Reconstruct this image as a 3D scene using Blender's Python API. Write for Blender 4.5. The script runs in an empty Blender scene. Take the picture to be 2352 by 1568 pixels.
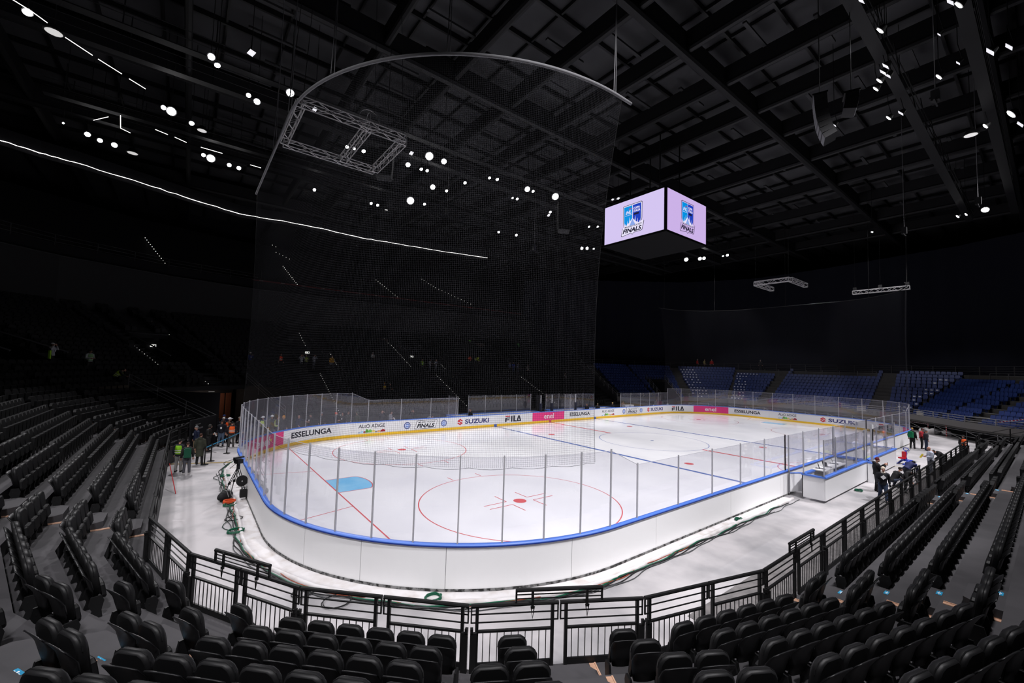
import bpy, bmesh, math, random
from mathutils import Vector, Matrix
random.seed(7)
C = bpy.context.scene.collection
SC = bpy.context.scene
sin, cos, pi, rad, hypot = math.sin, math.cos, math.pi, math.radians, math.hypot

# ------------------------------------------------------------------ materials
def mat(name, col, rough=.6, spec=.4, metal=0, emit=None, estr=0, noise=None, bump=None):
    m = bpy.data.materials.new(name); m.use_nodes = True
    nt = m.node_tree; b = nt.nodes['Principled BSDF']
    b.inputs['Base Color'].default_value = (*col, 1)
    b.inputs['Roughness'].default_value = rough
    b.inputs['Specular IOR Level'].default_value = spec
    b.inputs['Metallic'].default_value = metal
    if emit:
        b.inputs['Emission Color'].default_value = (*emit, 1); b.inputs['Emission Strength'].default_value = estr
    if noise:                                   # (scale, second colour, low, high)
        sc, c2, lo, hi = noise
        tc = nt.nodes.new('ShaderNodeTexCoord'); n = nt.nodes.new('ShaderNodeTexNoise')
        n.inputs['Scale'].default_value = sc; n.inputs['Detail'].default_value = 6
        r = nt.nodes.new('ShaderNodeValToRGB')
        r.color_ramp.elements[0].position = lo; r.color_ramp.elements[1].position = hi
        r.color_ramp.elements[0].color = (*c2, 1); r.color_ramp.elements[1].color = (*col, 1)
        nt.links.new(tc.outputs['Object'], n.inputs['Vector']); nt.links.new(n.outputs['Fac'], r.inputs['Fac'])
        nt.links.new(r.outputs['Color'], b.inputs['Base Color'])
    if bump:
        tc = nt.nodes.new('ShaderNodeTexCoord'); n = nt.nodes.new('ShaderNodeTexNoise'); n.inputs['Scale'].default_value = bump[0]
        bp = nt.nodes.new('ShaderNodeBump'); bp.inputs['Strength'].default_value = bump[1]
        nt.links.new(tc.outputs['Object'], n.inputs['Vector']); nt.links.new(n.outputs['Fac'], bp.inputs['Height'])
        nt.links.new(bp.outputs['Normal'], b.inputs['Normal'])
    return m
def lin(r, g, b):
    f = lambda v: v/255/12.92 if v/255 <= .04045 else ((v/255+.055)/1.055)**2.4
    return (f(r), f(g), f(b))
M = {}
def cm(r, g, b, rough=.75, spec=.3):            # cloth or paint of an sRGB colour, one material per colour
    k = (r, g, b, rough)
    if k not in M: M[k] = mat('paint_%d_%d_%d' % (r, g, b), lin(r, g, b), rough, spec)
    return M[k]
def glass_mat(name, tint, haze, refl=1.0):
    m = bpy.data.materials.new(name); m.use_nodes = True; nt = m.node_tree; nt.nodes.clear()
    out = nt.nodes.new('ShaderNodeOutputMaterial'); tr = nt.nodes.new('ShaderNodeBsdfTransparent'); gl = nt.nodes.new('ShaderNodeBsdfGlossy')
    df = nt.nodes.new('ShaderNodeBsdfDiffuse'); df.inputs['Color'].default_value = (.75, .75, .85, 1)
    tr.inputs['Color'].default_value = (*tint, 1); gl.inputs['Roughness'].default_value = .02; gl.inputs['Color'].default_value = (.9, .9, .95, 1)
    fr = nt.nodes.new('ShaderNodeLayerWeight'); fr.inputs['Blend'].default_value = .5
    pw = nt.nodes.new('ShaderNodeMath'); pw.operation = 'POWER'; pw.inputs[1].default_value = 4.6
    mu = nt.nodes.new('ShaderNodeMath'); mu.operation = 'MULTIPLY_ADD'; mu.inputs[1].default_value = .75*refl; mu.inputs[2].default_value = .035*refl
    m1 = nt.nodes.new('ShaderNodeMixShader'); m2 = nt.nodes.new('ShaderNodeMixShader'); m1.inputs[0].default_value = haze
    L = nt.links.new
    L(tr.outputs[0], m1.inputs[1]); L(df.outputs[0], m1.inputs[2]); L(fr.outputs['Facing'], pw.inputs[0]); L(pw.outputs[0], mu.inputs[0]); L(mu.outputs[0], m2.inputs[0])
    L(m1.outputs[0], m2.inputs[1]); L(gl.outputs[0], m2.inputs[2]); L(m2.outputs[0], out.inputs[0])
    return m
def net_mat(name, cell, thread, col):
    m = bpy.data.materials.new(name); m.use_nodes = True; nt = m.node_tree; nt.nodes.clear(); N = nt.nodes.new; L = nt.links.new
    out = N('ShaderNodeOutputMaterial'); tr = N('ShaderNodeBsdfTransparent'); df = N('ShaderNodeBsdfDiffuse'); df.inputs['Color'].default_value = (*col, 1)
    uv = N('ShaderNodeUVMap'); uv.uv_map = 'UVMap'; sp = N('ShaderNodeSeparateXYZ'); L(uv.outputs[0], sp.inputs[0]); lo = []
    for i in (0, 1):
        a = N('ShaderNodeMath'); a.operation = 'DIVIDE'; a.inputs[1].default_value = cell; L(sp.outputs[i], a.inputs[0])
        f = N('ShaderNodeMath'); f.operation = 'FRACT'; L(a.outputs[0], f.inputs[0])
        l = N('ShaderNodeMath'); l.operation = 'LESS_THAN'; l.inputs[1].default_value = thread/cell; L(f.outputs[0], l.inputs[0]); lo.append(l)
    mx = N('ShaderNodeMath'); mx.operation = 'MAXIMUM'; L(lo[0].outputs[0], mx.inputs[0]); L(lo[1].outputs[0], mx.inputs[1])
    ms = N('ShaderNodeMixShader'); L(mx.outputs[0], ms.inputs[0]); L(tr.outputs[0], ms.inputs[1]); L(df.outputs[0], ms.inputs[2]); L(ms.outputs[0], out.inputs[0])
    return m
ICE = mat('ice', (.80, .80, .83), .15, .5, noise=(.35, (.73, .73, .77), .3, .6))
def icem(n, c): return mat(n, c, .16, .5)
RED_L, BLUE_L, CREASE = icem('ice_red_line', (.62, .10, .11)), icem('ice_blue_line', (.10, .16, .42)), mat('crease_blue', (.16, .48, .78), .16, .5, noise=(1.2, (.28, .58, .82), .3, .65))
CONC = mat('concrete_floor', (.44, .42, .43), .75, .3, noise=(.55, (.27, .265, .275), .34, .60))
PAVE = mat('grey_paving', (.16, .15, .15), .8, .3, noise=(3, (.11, .105, .105), .35, .6))
TERR = mat('dark_terrace', (.050, .048, .052), .8, .25, noise=(1.3, (.038, .037, .040), .3, .6))
TERR_K = mat('terrace_edge', (.03, .03, .032), .7, .3)
BLACKW = mat('black_wall', (.010, .010, .012), .9, .2)
DRAPE = mat('black_drape', (.012, .013, .020), .95, .1)
ROOFD = mat('roof_deck', (.046, .046, .049), .9, .2, noise=(.3, (.034, .034, .037), .35, .6))
STEEL_K = mat('black_steel', (.0065, .0065, .007), .5, .28)
BEAM = mat('roof_girder', (.010, .010, .011), .6, .22)
SEAT_P = mat('seat_pad_leatherette', (.0075, .0075, .0082), .5, .25)
SEAT_S = mat('seat_shell_plastic', (.008, .008, .009), .42, .35)
SEAT_B = mat('blue_seat_plastic', (.020, .042, .17), .45, .5)
ALU = mat('aluminium', (.42, .42, .45), .4, .5, .25)
TRUSS = mat('truss_aluminium', (.46, .45, .46), .5, .5, .4)
GREYSTEEL = mat('galvanised_steel', (.22, .22, .23), .5, .5, .4)
BOARD = mat('board_white', (.74, .74, .76), .32, .5)
BOARDX = mat('board_white_outer', (.80, .80, .81), .4, .45)
RAILB = mat('rail_blue', (.075, .18, .60), .4, .4)
YELL = mat('kick_yellow', (.85, .52, .02), .4, .5)
PINK = mat('advert_pink', (.70, .025, .19), .4, .5)
WHITE = mat('print_white', (.82, .82, .84), .45, .4)
INK = mat('print_ink', (.012, .013, .024), .5, .4)
NAVYI = mat('print_navy', (.03, .035, .16), .5, .4)
REDI = mat('print_red', (.55, .02, .03), .5, .4)
GLASS = glass_mat('plexiglass', (.95, .95, .965), .030)
NET = net_mat('net_thread', .055, .0034, (.030, .030, .034))
WOOD = mat('bare_wood', (.48, .29, .20), .6, .3, noise=(6, (.36, .21, .14), .35, .6))
LED = mat('led_ribbon_light', (.8, .8, .8), .5, 0, emit=(1, .96, .93), estr=3.0)
LAMP = mat('lamp_lens', (.9, .9, .9), .3, .3, emit=(1, .98, 1), estr=40)
LAMP2 = mat('lamp_panel_lit', (.8, .8, .8), .4, .3, emit=(.95, .95, 1), estr=.75)
LAMP3 = mat('lamp_dish_lit', (.8, .8, .8), .4, .3, emit=(1, .98, .95), estr=.55)
DOT = mat('step_light', (.8, .8, .8), .5, 0, emit=(1, .97, .9), estr=1.0)
SIGNW = mat('exit_sign_light', (.8, .8, .8), .5, 0, emit=(1, 1, .95), estr=.9)
WARM = mat('stained_doors', (.16, .055, .03), .6, .4)
SCREEN = mat('screen_lilac', (.0, .0, .0), .5, .2, emit=(.66, .56, .88), estr=1)
def em(n, c): return mat(n, (0, 0, 0), .5, .2, emit=c, estr=1)
ORANGE, HIVIS, GREEN = cm(240, 92, 30), cm(170, 205, 40), cm(10, 90, 60, .5)
SKIN = mat('skin', (.42, .22, .16), .55, .4)
TARP = mat('white_tarp', (.66, .64, .65), .6, .3, noise=(2.2, (.50, .46, .44), .28, .55), bump=(5, .5))

# ------------------------------------------------------------------ mesh building
class MB:
    def __init__(s): s.v, s.f, s.m = [], [], []
    def add(s, vs, fs, mi=0):
        o = len(s.v); s.v += [tuple(v) for v in vs]; s.f += [tuple(i+o for i in f) for f in fs]; s.m += [mi]*len(fs); return s
    def box(s, c, d, rz=0, mi=0, mtx=None):
        x, y, z = d[0]/2, d[1]/2, d[2]/2
        vs = [(-x,-y,-z),(x,-y,-z),(x,y,-z),(-x,y,-z),(-x,-y,z),(x,-y,z),(x,y,z),(-x,y,z)]
        if mtx is not None: vs = [mtx @ Vector(v) for v in vs]
        elif rz: vs = [(a*cos(rz)-b*sin(rz), a*sin(rz)+b*cos(rz), h) for a, b, h in vs]
        return s.add([(v[0]+c[0], v[1]+c[1], v[2]+c[2]) for v in vs], [(3,2,1,0),(4,5,6,7),(0,1,5,4),(1,2,6,5),(2,3,7,6),(3,0,4,7)], mi)
    def tube(s, pts, r, n=6, mi=0, cap=True, closed=False):
        pts = [Vector(p) for p in pts]; k = len(pts); R = r if isinstance(r, (list, tuple)) else [r]*k; vs = []
        up = None
        for i, p in enumerate(pts):
            if closed: d = pts[(i+1) % k]-pts[i-1]
            else: d = pts[min(i+1, k-1)]-pts[max(i-1, 0)]
            if d.length < 1e-9: d = Vector((0, 0, 1))
            d.normalize()
            if up is None: up = Vector((0, 0, 1)) if abs(d.z) < .9 else Vector((0, 1, 0))
            a = d.cross(up)
            if a.length < 1e-5: a = d.cross(Vector((1, 0, 0)))
            a.normalize(); b = a.cross(d).normalized(); up = b
            vs += [p+(a*cos(2*pi*j/n)+b*sin(2*pi*j/n))*R[i] for j in range(n)]
        fs = [(i*n+j, i*n+(j+1) % n, ((i+1) % k)*n+(j+1) % n, ((i+1) % k)*n+j) for i in range(k if closed else k-1) for j in range(n)]
        if cap and not closed: fs += [tuple(range(n-1, -1, -1)), tuple(range((k-1)*n, k*n))]
        return s.add(vs, fs, mi)
    def ball(s, c, r, n=8, m=6, mi=0):
        r = r if isinstance(r, (list, tuple)) else (r, r, r); vs = [(c[0], c[1], c[2]-r[2])]
        for i in range(1, m):
            t = -pi/2+pi*i/m
            vs += [(c[0]+r[0]*cos(t)*cos(2*pi*j/n), c[1]+r[1]*cos(t)*sin(2*pi*j/n), c[2]+r[2]*sin(t)) for j in range(n)]
        vs.append((c[0], c[1], c[2]+r[2])); T = len(vs)-1; fs = []
        for j in range(n):
            fs.append((0, 1+(j+1) % n, 1+j)); fs.append((T, 1+(m-2)*n+j, 1+(m-2)*n+(j+1) % n))
            for i in range(m-2): fs.append((1+i*n+j, 1+i*n+(j+1) % n, 1+(i+1)*n+(j+1) % n, 1+(i+1)*n+j))
        return s.add(vs, fs, mi)
    def prism(s, poly, a, b, fn, mi=0):          # polygon (2D) extruded from a to b; fn(u, v, w) -> xyz
        n = len(poly)
        return s.add([fn(u, v, a) for u, v in poly]+[fn(u, v, b) for u, v in poly],
                     [tuple(range(n-1, -1, -1)), tuple(range(n, 2*n))]+[(i, (i+1) % n, n+(i+1) % n, n+i) for i in range(n)], mi)
    def mesh(s, name, mats, smooth=False):
        me = bpy.data.meshes.new(name); me.from_pydata(s.v, [], s.f)
        for m_ in (mats if isinstance(mats, (list, tuple)) else [mats]): me.materials.append(m_)
        if any(s.m): me.polygons.foreach_set('material_index', s.m)
        if smooth: me.polygons.foreach_set('use_smooth', [True]*len(s.f))
        me.update(); return me
    def build(s, name, mats, parent=None, smooth=False, loc=None, rz=0):
        o = bpy.data.objects.new(name, s.mesh(name, mats, smooth)); C.objects.link(o)
        if parent: o.parent = parent
        if loc is not None: o.location = loc
        if rz: o.rotation_euler = (0, 0, rz)
        return o
def tag(o, label, cat, group=None, kind=None):
    o['label'] = label; o['category'] = cat
    if group: o['group'] = group
    if kind: o['kind'] = kind
    return o
def thing(name, label, cat, loc=(0, 0, 0), rz=0, group=None):
    o = bpy.data.objects.new(name, None); C.objects.link(o); o.empty_display_size = .1
    o.location = loc; o.rotation_euler = (0, 0, rz); return tag(o, label, cat, group)
def struct(o): o['kind'] = 'structure'; return o
KIDS = {}
def copy_tree(r, loc, rz, label, cat, group=None):
    c = r.copy(); C.objects.link(c); c.location = loc; c.rotation_euler = (0, 0, rz); tag(c, label, cat, group)
    for ch in KIDS.setdefault(r.name, list(r.children)):
        d = ch.copy(); C.objects.link(d); d.parent = c
        for g in KIDS.setdefault(ch.name, list(ch.children)):
            e = g.copy(); C.objects.link(e); e.parent = d
    return c
ORD = 'first second third fourth fifth sixth seventh eighth ninth tenth eleventh twelfth thirteenth fourteenth fifteenth sixteenth seventeenth eighteenth nineteenth twentieth'.split()
def od(i): return ORD[i] if i < 20 else 'twenty-'+ORD[i-20] if i < 29 else 'thirtieth' if i == 29 else 'thirty-'+ORD[i-30]

# ------------------------------------------------------------------ camera
CAMP = Vector((-32.254, -21.588, 6.038)); YAW, PIT, ROL = rad(52.402), rad(3.397), rad(1.715)
fw = Vector((cos(PIT)*cos(YAW), cos(PIT)*sin(YAW), sin(PIT))); r0 = Vector((sin(YAW), -cos(YAW), 0)); u0 = r0.cross(fw)
rt = r0*cos(ROL)+u0*sin(ROL); up_ = -r0*sin(ROL)+u0*cos(ROL)
cd = bpy.data.cameras.new('camera'); cam = bpy.data.objects.new('camera', cd); C.objects.link(cam)
cd.sensor_width = 36; cd.lens = 964.7*36/2352; cd.clip_start = .05; cd.clip_end = 400
cam.matrix_world = Matrix(((rt.x, up_.x, -fw.x, CAMP.x), (rt.y, up_.y, -fw.y, CAMP.y), (rt.z, up_.z, -fw.z, CAMP.z), (0, 0, 0, 1)))
SC.camera = cam
def in_view(x, y, z, mx=.06):                    # distance in front of the lens when the point is inside the frame, else None
    d = Vector((x, y, z))-CAMP; D = d.dot(fw)
    if D < .6: return None
    a, b = d.dot(rt)/D, d.dot(up_)/D
    return D if abs(a) < 1.219+mx and abs(b) < .8127+mx else None
_tmp = bpy.data.scenes.new('workbench')           # a small side scene, so that evaluating one shape stays quick
def evaluated(ob):
    _tmp.collection.objects.link(ob); vl = _tmp.view_layers[0]; vl.update(); dg = vl.depsgraph
    me = bpy.data.meshes.new_from_object(ob.evaluated_get(dg)); _tmp.collection.objects.unlink(ob); return me
_txt = {}
def text_polys(s, fat=0.0, shear=0.0):           # letters as a flat triangulated outline: (vertices, faces, width, height of capitals = 1)
    k = (s, fat, shear)
    if k in _txt: return _txt[k]
    cu = bpy.data.curves.new('lettering', 'FONT'); cu.body = s; cu.offset = fat; cu.shear = shear; cu.resolution_u = 3
    ob = bpy.data.objects.new('lettering', cu); me = evaluated(ob)
    v = [(p.co.x, p.co.y) for p in me.vertices]; f = [tuple(p.vertices) for p in me.polygons]
    bpy.data.objects.remove(ob); bpy.data.curves.remove(cu); bpy.data.meshes.remove(me)
    x0 = min(a for a, b in v); x1 = max(a for a, b in v); y0 = min(b for a, b in v); y1 = max(b for a, b in v); h = y1-y0
    _txt[k] = ([((a-x0)/(x1-x0), (b-y0)/h) for a, b in v], f); return _txt[k]
def lettering(mb, s, x0, x1, y0, y1, fn, fat=0.0, shear=0.0, mi=0):   # letters stretched into a box, placed by fn(x, y)
    v, f = text_polys(s, fat, shear)
    mb.add([fn(x0+a*(x1-x0), y0+b*(y1-y0)) for a, b in v], f, mi)

# ------------------------------------------------------------------ rink outline
HL, HW, RC = 29.75, 12.95, 8.4
_a, _b, _q = HL-RC, HW-RC, pi*RC/2
SEG = [(0, HW, 0, _a, 0), (_a, HW, 0, _q, 1), (HL, _b, -90, 2*_b, 0), (HL, -_b, -90, _q, 1), (_a, -HW, -180, 2*_a, 0), (-_a, -HW, -180, _q, 1), (-HL, -_b, 90, 2*_b, 0), (-HL, _b, 90, _q, 1), (-_a, HW, 0, _a, 0)]
PER = sum(g[3] for g in SEG)
def rink(s, off=0.0):                            # point on the outline moved outward by off; s runs clockwise from the middle of the bench side
    s %= PER
    for x, y, d, l, c in SEG:
        if s <= l+1e-9:
            d = rad(d)
            if c: cx, cy = x+RC*sin(d), y-RC*cos(d); d -= s/RC; x, y = cx-RC*sin(d), cy+RC*cos(d)
            else: x, y = x+s*cos(d), y+s*sin(d)
            return x-off*sin(d), y+off*cos(d)
        s -= l
    return rink(0, off)
def srange(s0, s1, step=.3):
    n = max(1, int(math.ceil((s1-s0)/step))); return [s0+(s1-s0)*i/n for i in range(n+1)]
def sweep(mb, prof, s0, s1, step=.35, mi=0, closed=True):   # profile of (outward offset, z) swept along the outline
    S = srange(s0, s1, step); n = len(prof); vs = []
    for s in S:
        for o, z in prof: x, y = rink(s, o); vs.append((x, y, z))
    fs = [(i*n+j, (i+1)*n+j, (i+1)*n+(j+1) % n, i*n+(j+1) % n) for i in range(len(S)-1) for j in range(n if closed else n-1)]
    if closed: fs += [tuple(range(n)), tuple(range((len(S)-1)*n+n-1, (len(S)-1)*n-1, -1))]
    mb.add(vs, fs, mi)
FZ = -.05                                        # arena floor, the ice surface is z = 0

# ------------------------------------------------------------------ floor and ice
mb = MB(); mb.box((5, 0, FZ-.1), (130, 110, .2)); struct(mb.build('floor', CONC))
mb = MB()
mb.box((-3, -16.35, FZ+.004), (38, 1.15, .012)); struct(mb.build('floor_paving', PAVE))
mb = MB(); S = srange(0, PER, .4)[:-1]
mb.add([(*rink(s), 0) for s in S]+[(*rink(s), FZ) for s in S], [tuple(range(len(S)-1, -1, -1))]+[(i, (i+1) % len(S), len(S)+(i+1) % len(S), len(S)+i) for i in range(len(S))])
ice = struct(mb.build('ice_sheet', ICE))
ZI = .002
def clipy(x): return HW if abs(x) <= _a else _b+math.sqrt(max(0, RC*RC-(abs(x)-_a)**2))
def mark(nm, m, fn):
    mb = MB(); fn(mb); o = mb.build(nm, m, ice); return o
def flat(mb, x0, x1, y0, y1, z=ZI): mb.add([(x0, y0, z), (x1, y0, z), (x1, y1, z), (x0, y1, z)], [(0, 1, 2, 3)])
def ring(mb, cx, cy, r, w, a0=0, a1=360, z=ZI):
    n = max(8, int(abs(a1-a0)/4)); vs = []
    for i in range(n+1):
        t = rad(a0+(a1-a0)*i/n); vs += [(cx+(r-w)*cos(t), cy+(r-w)*sin(t), z), (cx+r*cos(t), cy+r*sin(t), z)]
    mb.add(vs, [(2*i, 2*i+1, 2*i+3, 2*i+2) for i in range(n)])
def disc(mb, cx, cy, r, z=ZI): mb.add([(cx+r*cos(t*pi/16), cy+r*sin(t*pi/16), z) for t in range(32)], [tuple(range(32))])
for sx in (-1, 1):
    mark('blue_line', BLUE_L, lambda b: flat(b, sx*7.44-.15, sx*7.44+.15, -HW, HW))
    mark('goal_line', RED_L, lambda b: flat(b, sx*26.39-.03, sx*26.39+.03, -clipy(26.39), clipy(26.39)))
    def crease(b):
        b.add([(sx*26.36, -1.22, ZI), (sx*26.36, 1.22, ZI)]+[(sx*(26.36-(1.37+.45*cos(t))), 1.22*sin(t)*1.0, ZI) for t in [pi/2-pi*i/20 for i in range(21)]], [tuple(range(23))])
    mark('goal_crease', CREASE, crease)
    def creaseline(b):
        P = [(sx*26.36, 1.22)]+[(sx*(26.36-(1.37+.45*cos(t))), 1.22*sin(t)) for t in [pi/2-pi*i/20 for i in range(21)]]+[(sx*26.36, -1.22)]
        for (x, y), (X, Y) in zip(P, P[1:]):
            l = hypot(X-x, Y-y) or 1; nx, ny = -(Y-y)/l*.025, (X-x)/l*.025
            b.add([(x-nx, y-ny, ZI+.001), (X-nx, Y-ny, ZI+.001), (X+nx, Y+ny, ZI+.001), (x+nx, y+ny, ZI+.001)], [(0, 1, 2, 3)])
    mark('crease_outline', RED_L, creaseline)
    def trap(b):
        for s_ in (-1, 1):
            x0, y0, x1, y1 = sx*26.4, s_*3.4, sx*29.7, s_*4.25
            b.add([(x0, y0-.025, ZI), (x1, y1-.025, ZI), (x1, y1+.025, ZI), (x0, y0+.025, ZI)], [(0, 1, 2, 3)])
    mark('trapezoid_line', RED_L, trap)
    for sy in (-1, 1):
        cx, cy = sx*19.99, sy*6.6
        def circ(b):
            ring(b, cx, cy, 4.5, .05)
            for u in (-1, 1):
                for w in (-1, 1):
                    flat(b, cx+u*.6, cx+u*1.8, cy+w*.225-.025, cy+w*.225+.025) if u < 0 else flat(b, cx+.6, cx+1.8, cy+w*.225-.025, cy+w*.225+.025)
                    flat(b, cx+u*.6-.025, cx+u*.6+.025, min(cy+w*.225, cy+w*1.125), max(cy+w*.225, cy+w*1.125))
                    flat(b, cx+u*.87-.025, cx+u*.87+.025, min(cy+w*4.5, cy+w*5.1), max(cy+w*4.5, cy+w*5.1))
        mark('faceoff_circle', RED_L, circ)
        mark('faceoff_spot', RED_L, lambda b: disc(b, cx, cy, .3))
        mark('neutral_spot', RED_L, lambda b: disc(b, sx*5.71, sy*6.6, .3))
def dash(b): flat(b, -.15, .15, -HW, -4.5); flat(b, -.15, .15, 4.5, HW)
mark('centre_line', RED_L, dash)
mark('centre_circle', icem('ice_blue_ring', (.22, .27, .48)), lambda b: ring(b, 0, 0, 4.5, .06, z=ZI+.001))
mark('centre_spot', BLUE_L, lambda b: disc(b, 0, 0, .15, ZI+.002))
mark('referee_crease', RED_L, lambda b: ring(b, 0, -HW, 3.0, .05, 0, 180))

# ------------------------------------------------------------------ dasher boards with the adverts
boards = thing('rink_boards', 'low white dasher boards with a blue cap rail running all round the ice', 'rink boards')
seams = [0, 7.3, 14.7, 22, 29.6, 37, 44, 51, 58, 63.6, 71.1, 79, 86.8, 92, 97.4, 101.3, 104.9, 107.3, 109.4, 113, 118, 124, 130, 137, 144, 150, PER]
for s0, s1 in zip(seams, seams[1:]):
    mb = MB(); sweep(mb, [(0, .22), (.10, .02), (.10, 1.13), (0, 1.13)], s0+.006, s1-.006); mb.build('board_panel', BOARDX if 58 < s0 < 136 else BOARD, boards)
mb = MB()
for s in seams: sweep(mb, [(.02, .03), (.094, .03), (.094, 1.12), (.02, 1.12)], s-.01, s+.01)
mb.build('panel_seam', cm(90, 90, 95), boards)
mb = MB(); sweep(mb, [(-.012, .003), (.06, .003), (.06, .22), (-.012, .22)], 0, PER); mb.build('kick_plate', YELL, boards)
mb = MB(); sweep(mb, [(.05, FZ), (.12, FZ), (.12, .025), (.05, .025)], 58, 136); mb.build('base_strip', mat('board_base_dirty', (.20, .20, .20), .7, .3, noise=(7, (.02, .02, .02), .42, .56)), boards)
mb = MB(); sweep(mb, [(-.025, 1.13), (.135, 1.13), (.135, 1.17), (.11, 1.195), (0, 1.195), (-.025, 1.17)], 0, PER); mb.build('cap_rail', RAILB, boards)
mb = MB(); sweep(mb, [(.136, 1.125), (.145, 1.125), (.145, 1.15), (.136, 1.15)], 58, 136); mb.build('rail_dark_line', cm(14, 40, 120), boards)  # darker blue line of the two-tone rail
mb = MB()
for s in (-7.44, 0, 7.44): pass
for s, m_ in ((-7.44, BLUE_L), (7.44, BLUE_L), (0, RED_L)):
    b2 = MB(); sweep(b2, [(-.016, .004), (.0, .004), (.0, .223), (-.016, .223)], s-.17, s+.17); b2.build('line_marker', m_, boards)
def on_board(off=-.004): return lambda x, z: (*rink(x, off), z)
def advert(nm, s0, s1, bg=None):
    mb = MB(); S = srange(s0, s1, .3); n = len(S)
    mb.add([(*rink(s, -.003), z) for s in S for z in (.235, 1.12)], [(2*i, 2*i+1, 2*i+3, 2*i+2) for i in range(n-1)])
    return mb.build(nm, bg or BOARD, boards)
def let(par, nm, m_, s, x0, x1, z0, z1, fat=.02, shear=0.0, off=-.007):
    mb = MB(); lettering(mb, s, x0, x1, z0, z1, on_board(off), fat, shear); mb.build(nm, m_, par)
def poly(par, nm, m_, P, off=-.007):
    mb = MB(); mb.add([(*rink(x, off), z) for x, z in P], [tuple(range(len(P)))]); mb.build(nm, m_, par)
def ad_enel(s0, s1):
    a = advert('pink_advert', s0, s1, PINK); c = (s0+s1)/2; let(a, 'lettering', WHITE, 'enel', c-.72, c+.75, .42, .98, .012)
def ad_ess(s0, s1):
    a = advert('white_advert', s0-.7, s1+.7); let(a, 'lettering', INK, 'ESSELUNGA', s0, s1, .50, .92, .032)
def ad_alto(s0, s1):
    a = advert('white_advert', s0-.5, s1+.5); w = s1-s0; cols = [cm(60, 110, 160), cm(170, 215, 240), cm(150, 40, 45), cm(90, 150, 60), cm(120, 190, 90), cm(225, 205, 120), cm(60, 40, 60), cm(215, 150, 70), cm(150, 35, 45)]
    let(a, 'lettering', cm(52, 52, 60), 'ALtO ADiGE', s0+.02*w, s1-.02*w, .68, .98, .012)
    xs = [0, .09, .2, .27, .37, .5, .62, .70, .82, 1.0]; hs = [.07, .18, .15, .33, .28, .22, .07, .14, .22]
    for i, c_ in enumerate(cols):
        poly(a, 'mountain_shape', c_, [(s0+w*xs[i], .30), (s0+w*min(1, xs[i+1]+.02), .30), (s0+w*xs[i+1], .30+hs[i]*.6), (s0+w*(xs[i]+xs[i+1])/2, .30+hs[i]), (s0+w*xs[i], .30+hs[i]*.5)], -.007-.0006*i)
def ad_round(s0, s1):
    a = advert('white_advert', s0-.15, s1+.15); c, r = (s0+s1)/2, .30
    poly(a, 'round_badge', cm(70, 90, 150), [(c+r*cos(t*pi/12), .66+r*sin(t*pi/12)) for t in range(24)], -.007)
    poly(a, 'badge_ring', WHITE, [(c+r*.72*cos(t*pi/12), .66+r*.72*sin(t*pi/12)) for t in range(24)], -.009)
    poly(a, 'badge_centre', cm(120, 150, 215), [(c+r*.6*cos(t*pi/12), .66+r*.6*sin(t*pi/12)) for t in range(24)], -.011)
    poly(a, 'badge_bar', WHITE, [(c-.12, .64), (c+.12, .64), (c+.12, .69), (c-.12, .69)], -.013)
def ad_fin(s0, s1):
    a = advert('white_advert', s0-.2, s1+.2); P = [(s0+.0, .34), (s0+.1, .29), (s1-.3, .29), (s1-.2, .34), (s1, .98), (s1-.1, 1.04), (s0+.3, 1.04), (s0+.2, .98)]
    poly(a, 'frame_outline', INK, P, -.007); cx = (s0+s1)/2
    poly(a, 'frame_face', WHITE, [(cx+(x-cx)*.965, .665+(z-.665)*.90) for x, z in P], -.009)
    let(a, 'lettering', INK, 'FINALS', s0+.22, s1-.3, .38, .74, .045, .25, -.011); let(a, 'small_lettering', INK, 'MILANO HOCKEY', s0+.36, s1-.2, .80, .95, .02, .25, -.011)
def ad_suz(s0, s1):
    a = advert('white_advert', s0-.6, s1+.6); k = .9; z0, h = .36, .62
    S_ = [(0, .62), (.5, 1), (1, .66), (.84, .54), (.52, .74), (.40, .66), (1, .30), (.5, 0), (0, .34), (.16, .46), (.48, .25), (.60, .34)]
    poly(a, 'emblem', REDI, [(s0+.62*x, z0+h*z) for x, z in S_]); let(a, 'lettering', NAVYI, 'SUZUKI', s0+.85, s1, .45, .89, .035)
def ad_fila(s0, s1):
    a = advert('white_advert', s0-.6, s1+.6); w = s1-s0; X = lambda u: s0+u*w; Z = lambda v: .36+.62*v
    poly(a, 'letter_top_bar', REDI, [(X(0), Z(.82)), (X(.04), Z(1)), (X(.30), Z(1)), (X(.30), Z(.82))])
    mb = MB(); g = on_board(-.007)
    for P in ([(.0, 0), (.09, 0), (.09, .26), (.27, .26), (.27, .44), (.09, .44), (.09, .5), (.13, .56), (.30, .56), (.30, .72), (.1, .72), (.0, .6)], [(.36, 0), (.45, 0), (.45, 1), (.36, .93)], [(.51, 0), (.70, 0), (.70, .17), (.60, .17), (.60, 1), (.51, 1)],
              [(.70, 0), (.79, 0), (.85, .62), (.85, 1), (.80, .94)], [(.85, 1), (.85, .62), (.91, .18), (.80, .18), (.79, 0), (1, 0), (1, .08), (.9, .94)]):
        mb.add([g(X(u), Z(v)) for u, v in P], [tuple(range(len(P)))])
    mb.build('lettering', INK, a)
ad_enel(-31.3, -27.15); ad_ess(-26.45, -23.11); ad_alto(-21.05, -18.78); ad_round(-17.16, -16.52); ad_fin(-16.16, -13.91); ad_round(-13.6, -12.93); ad_suz(-11.86, -8.25); ad_fila(-6.25, -4.14)
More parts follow.
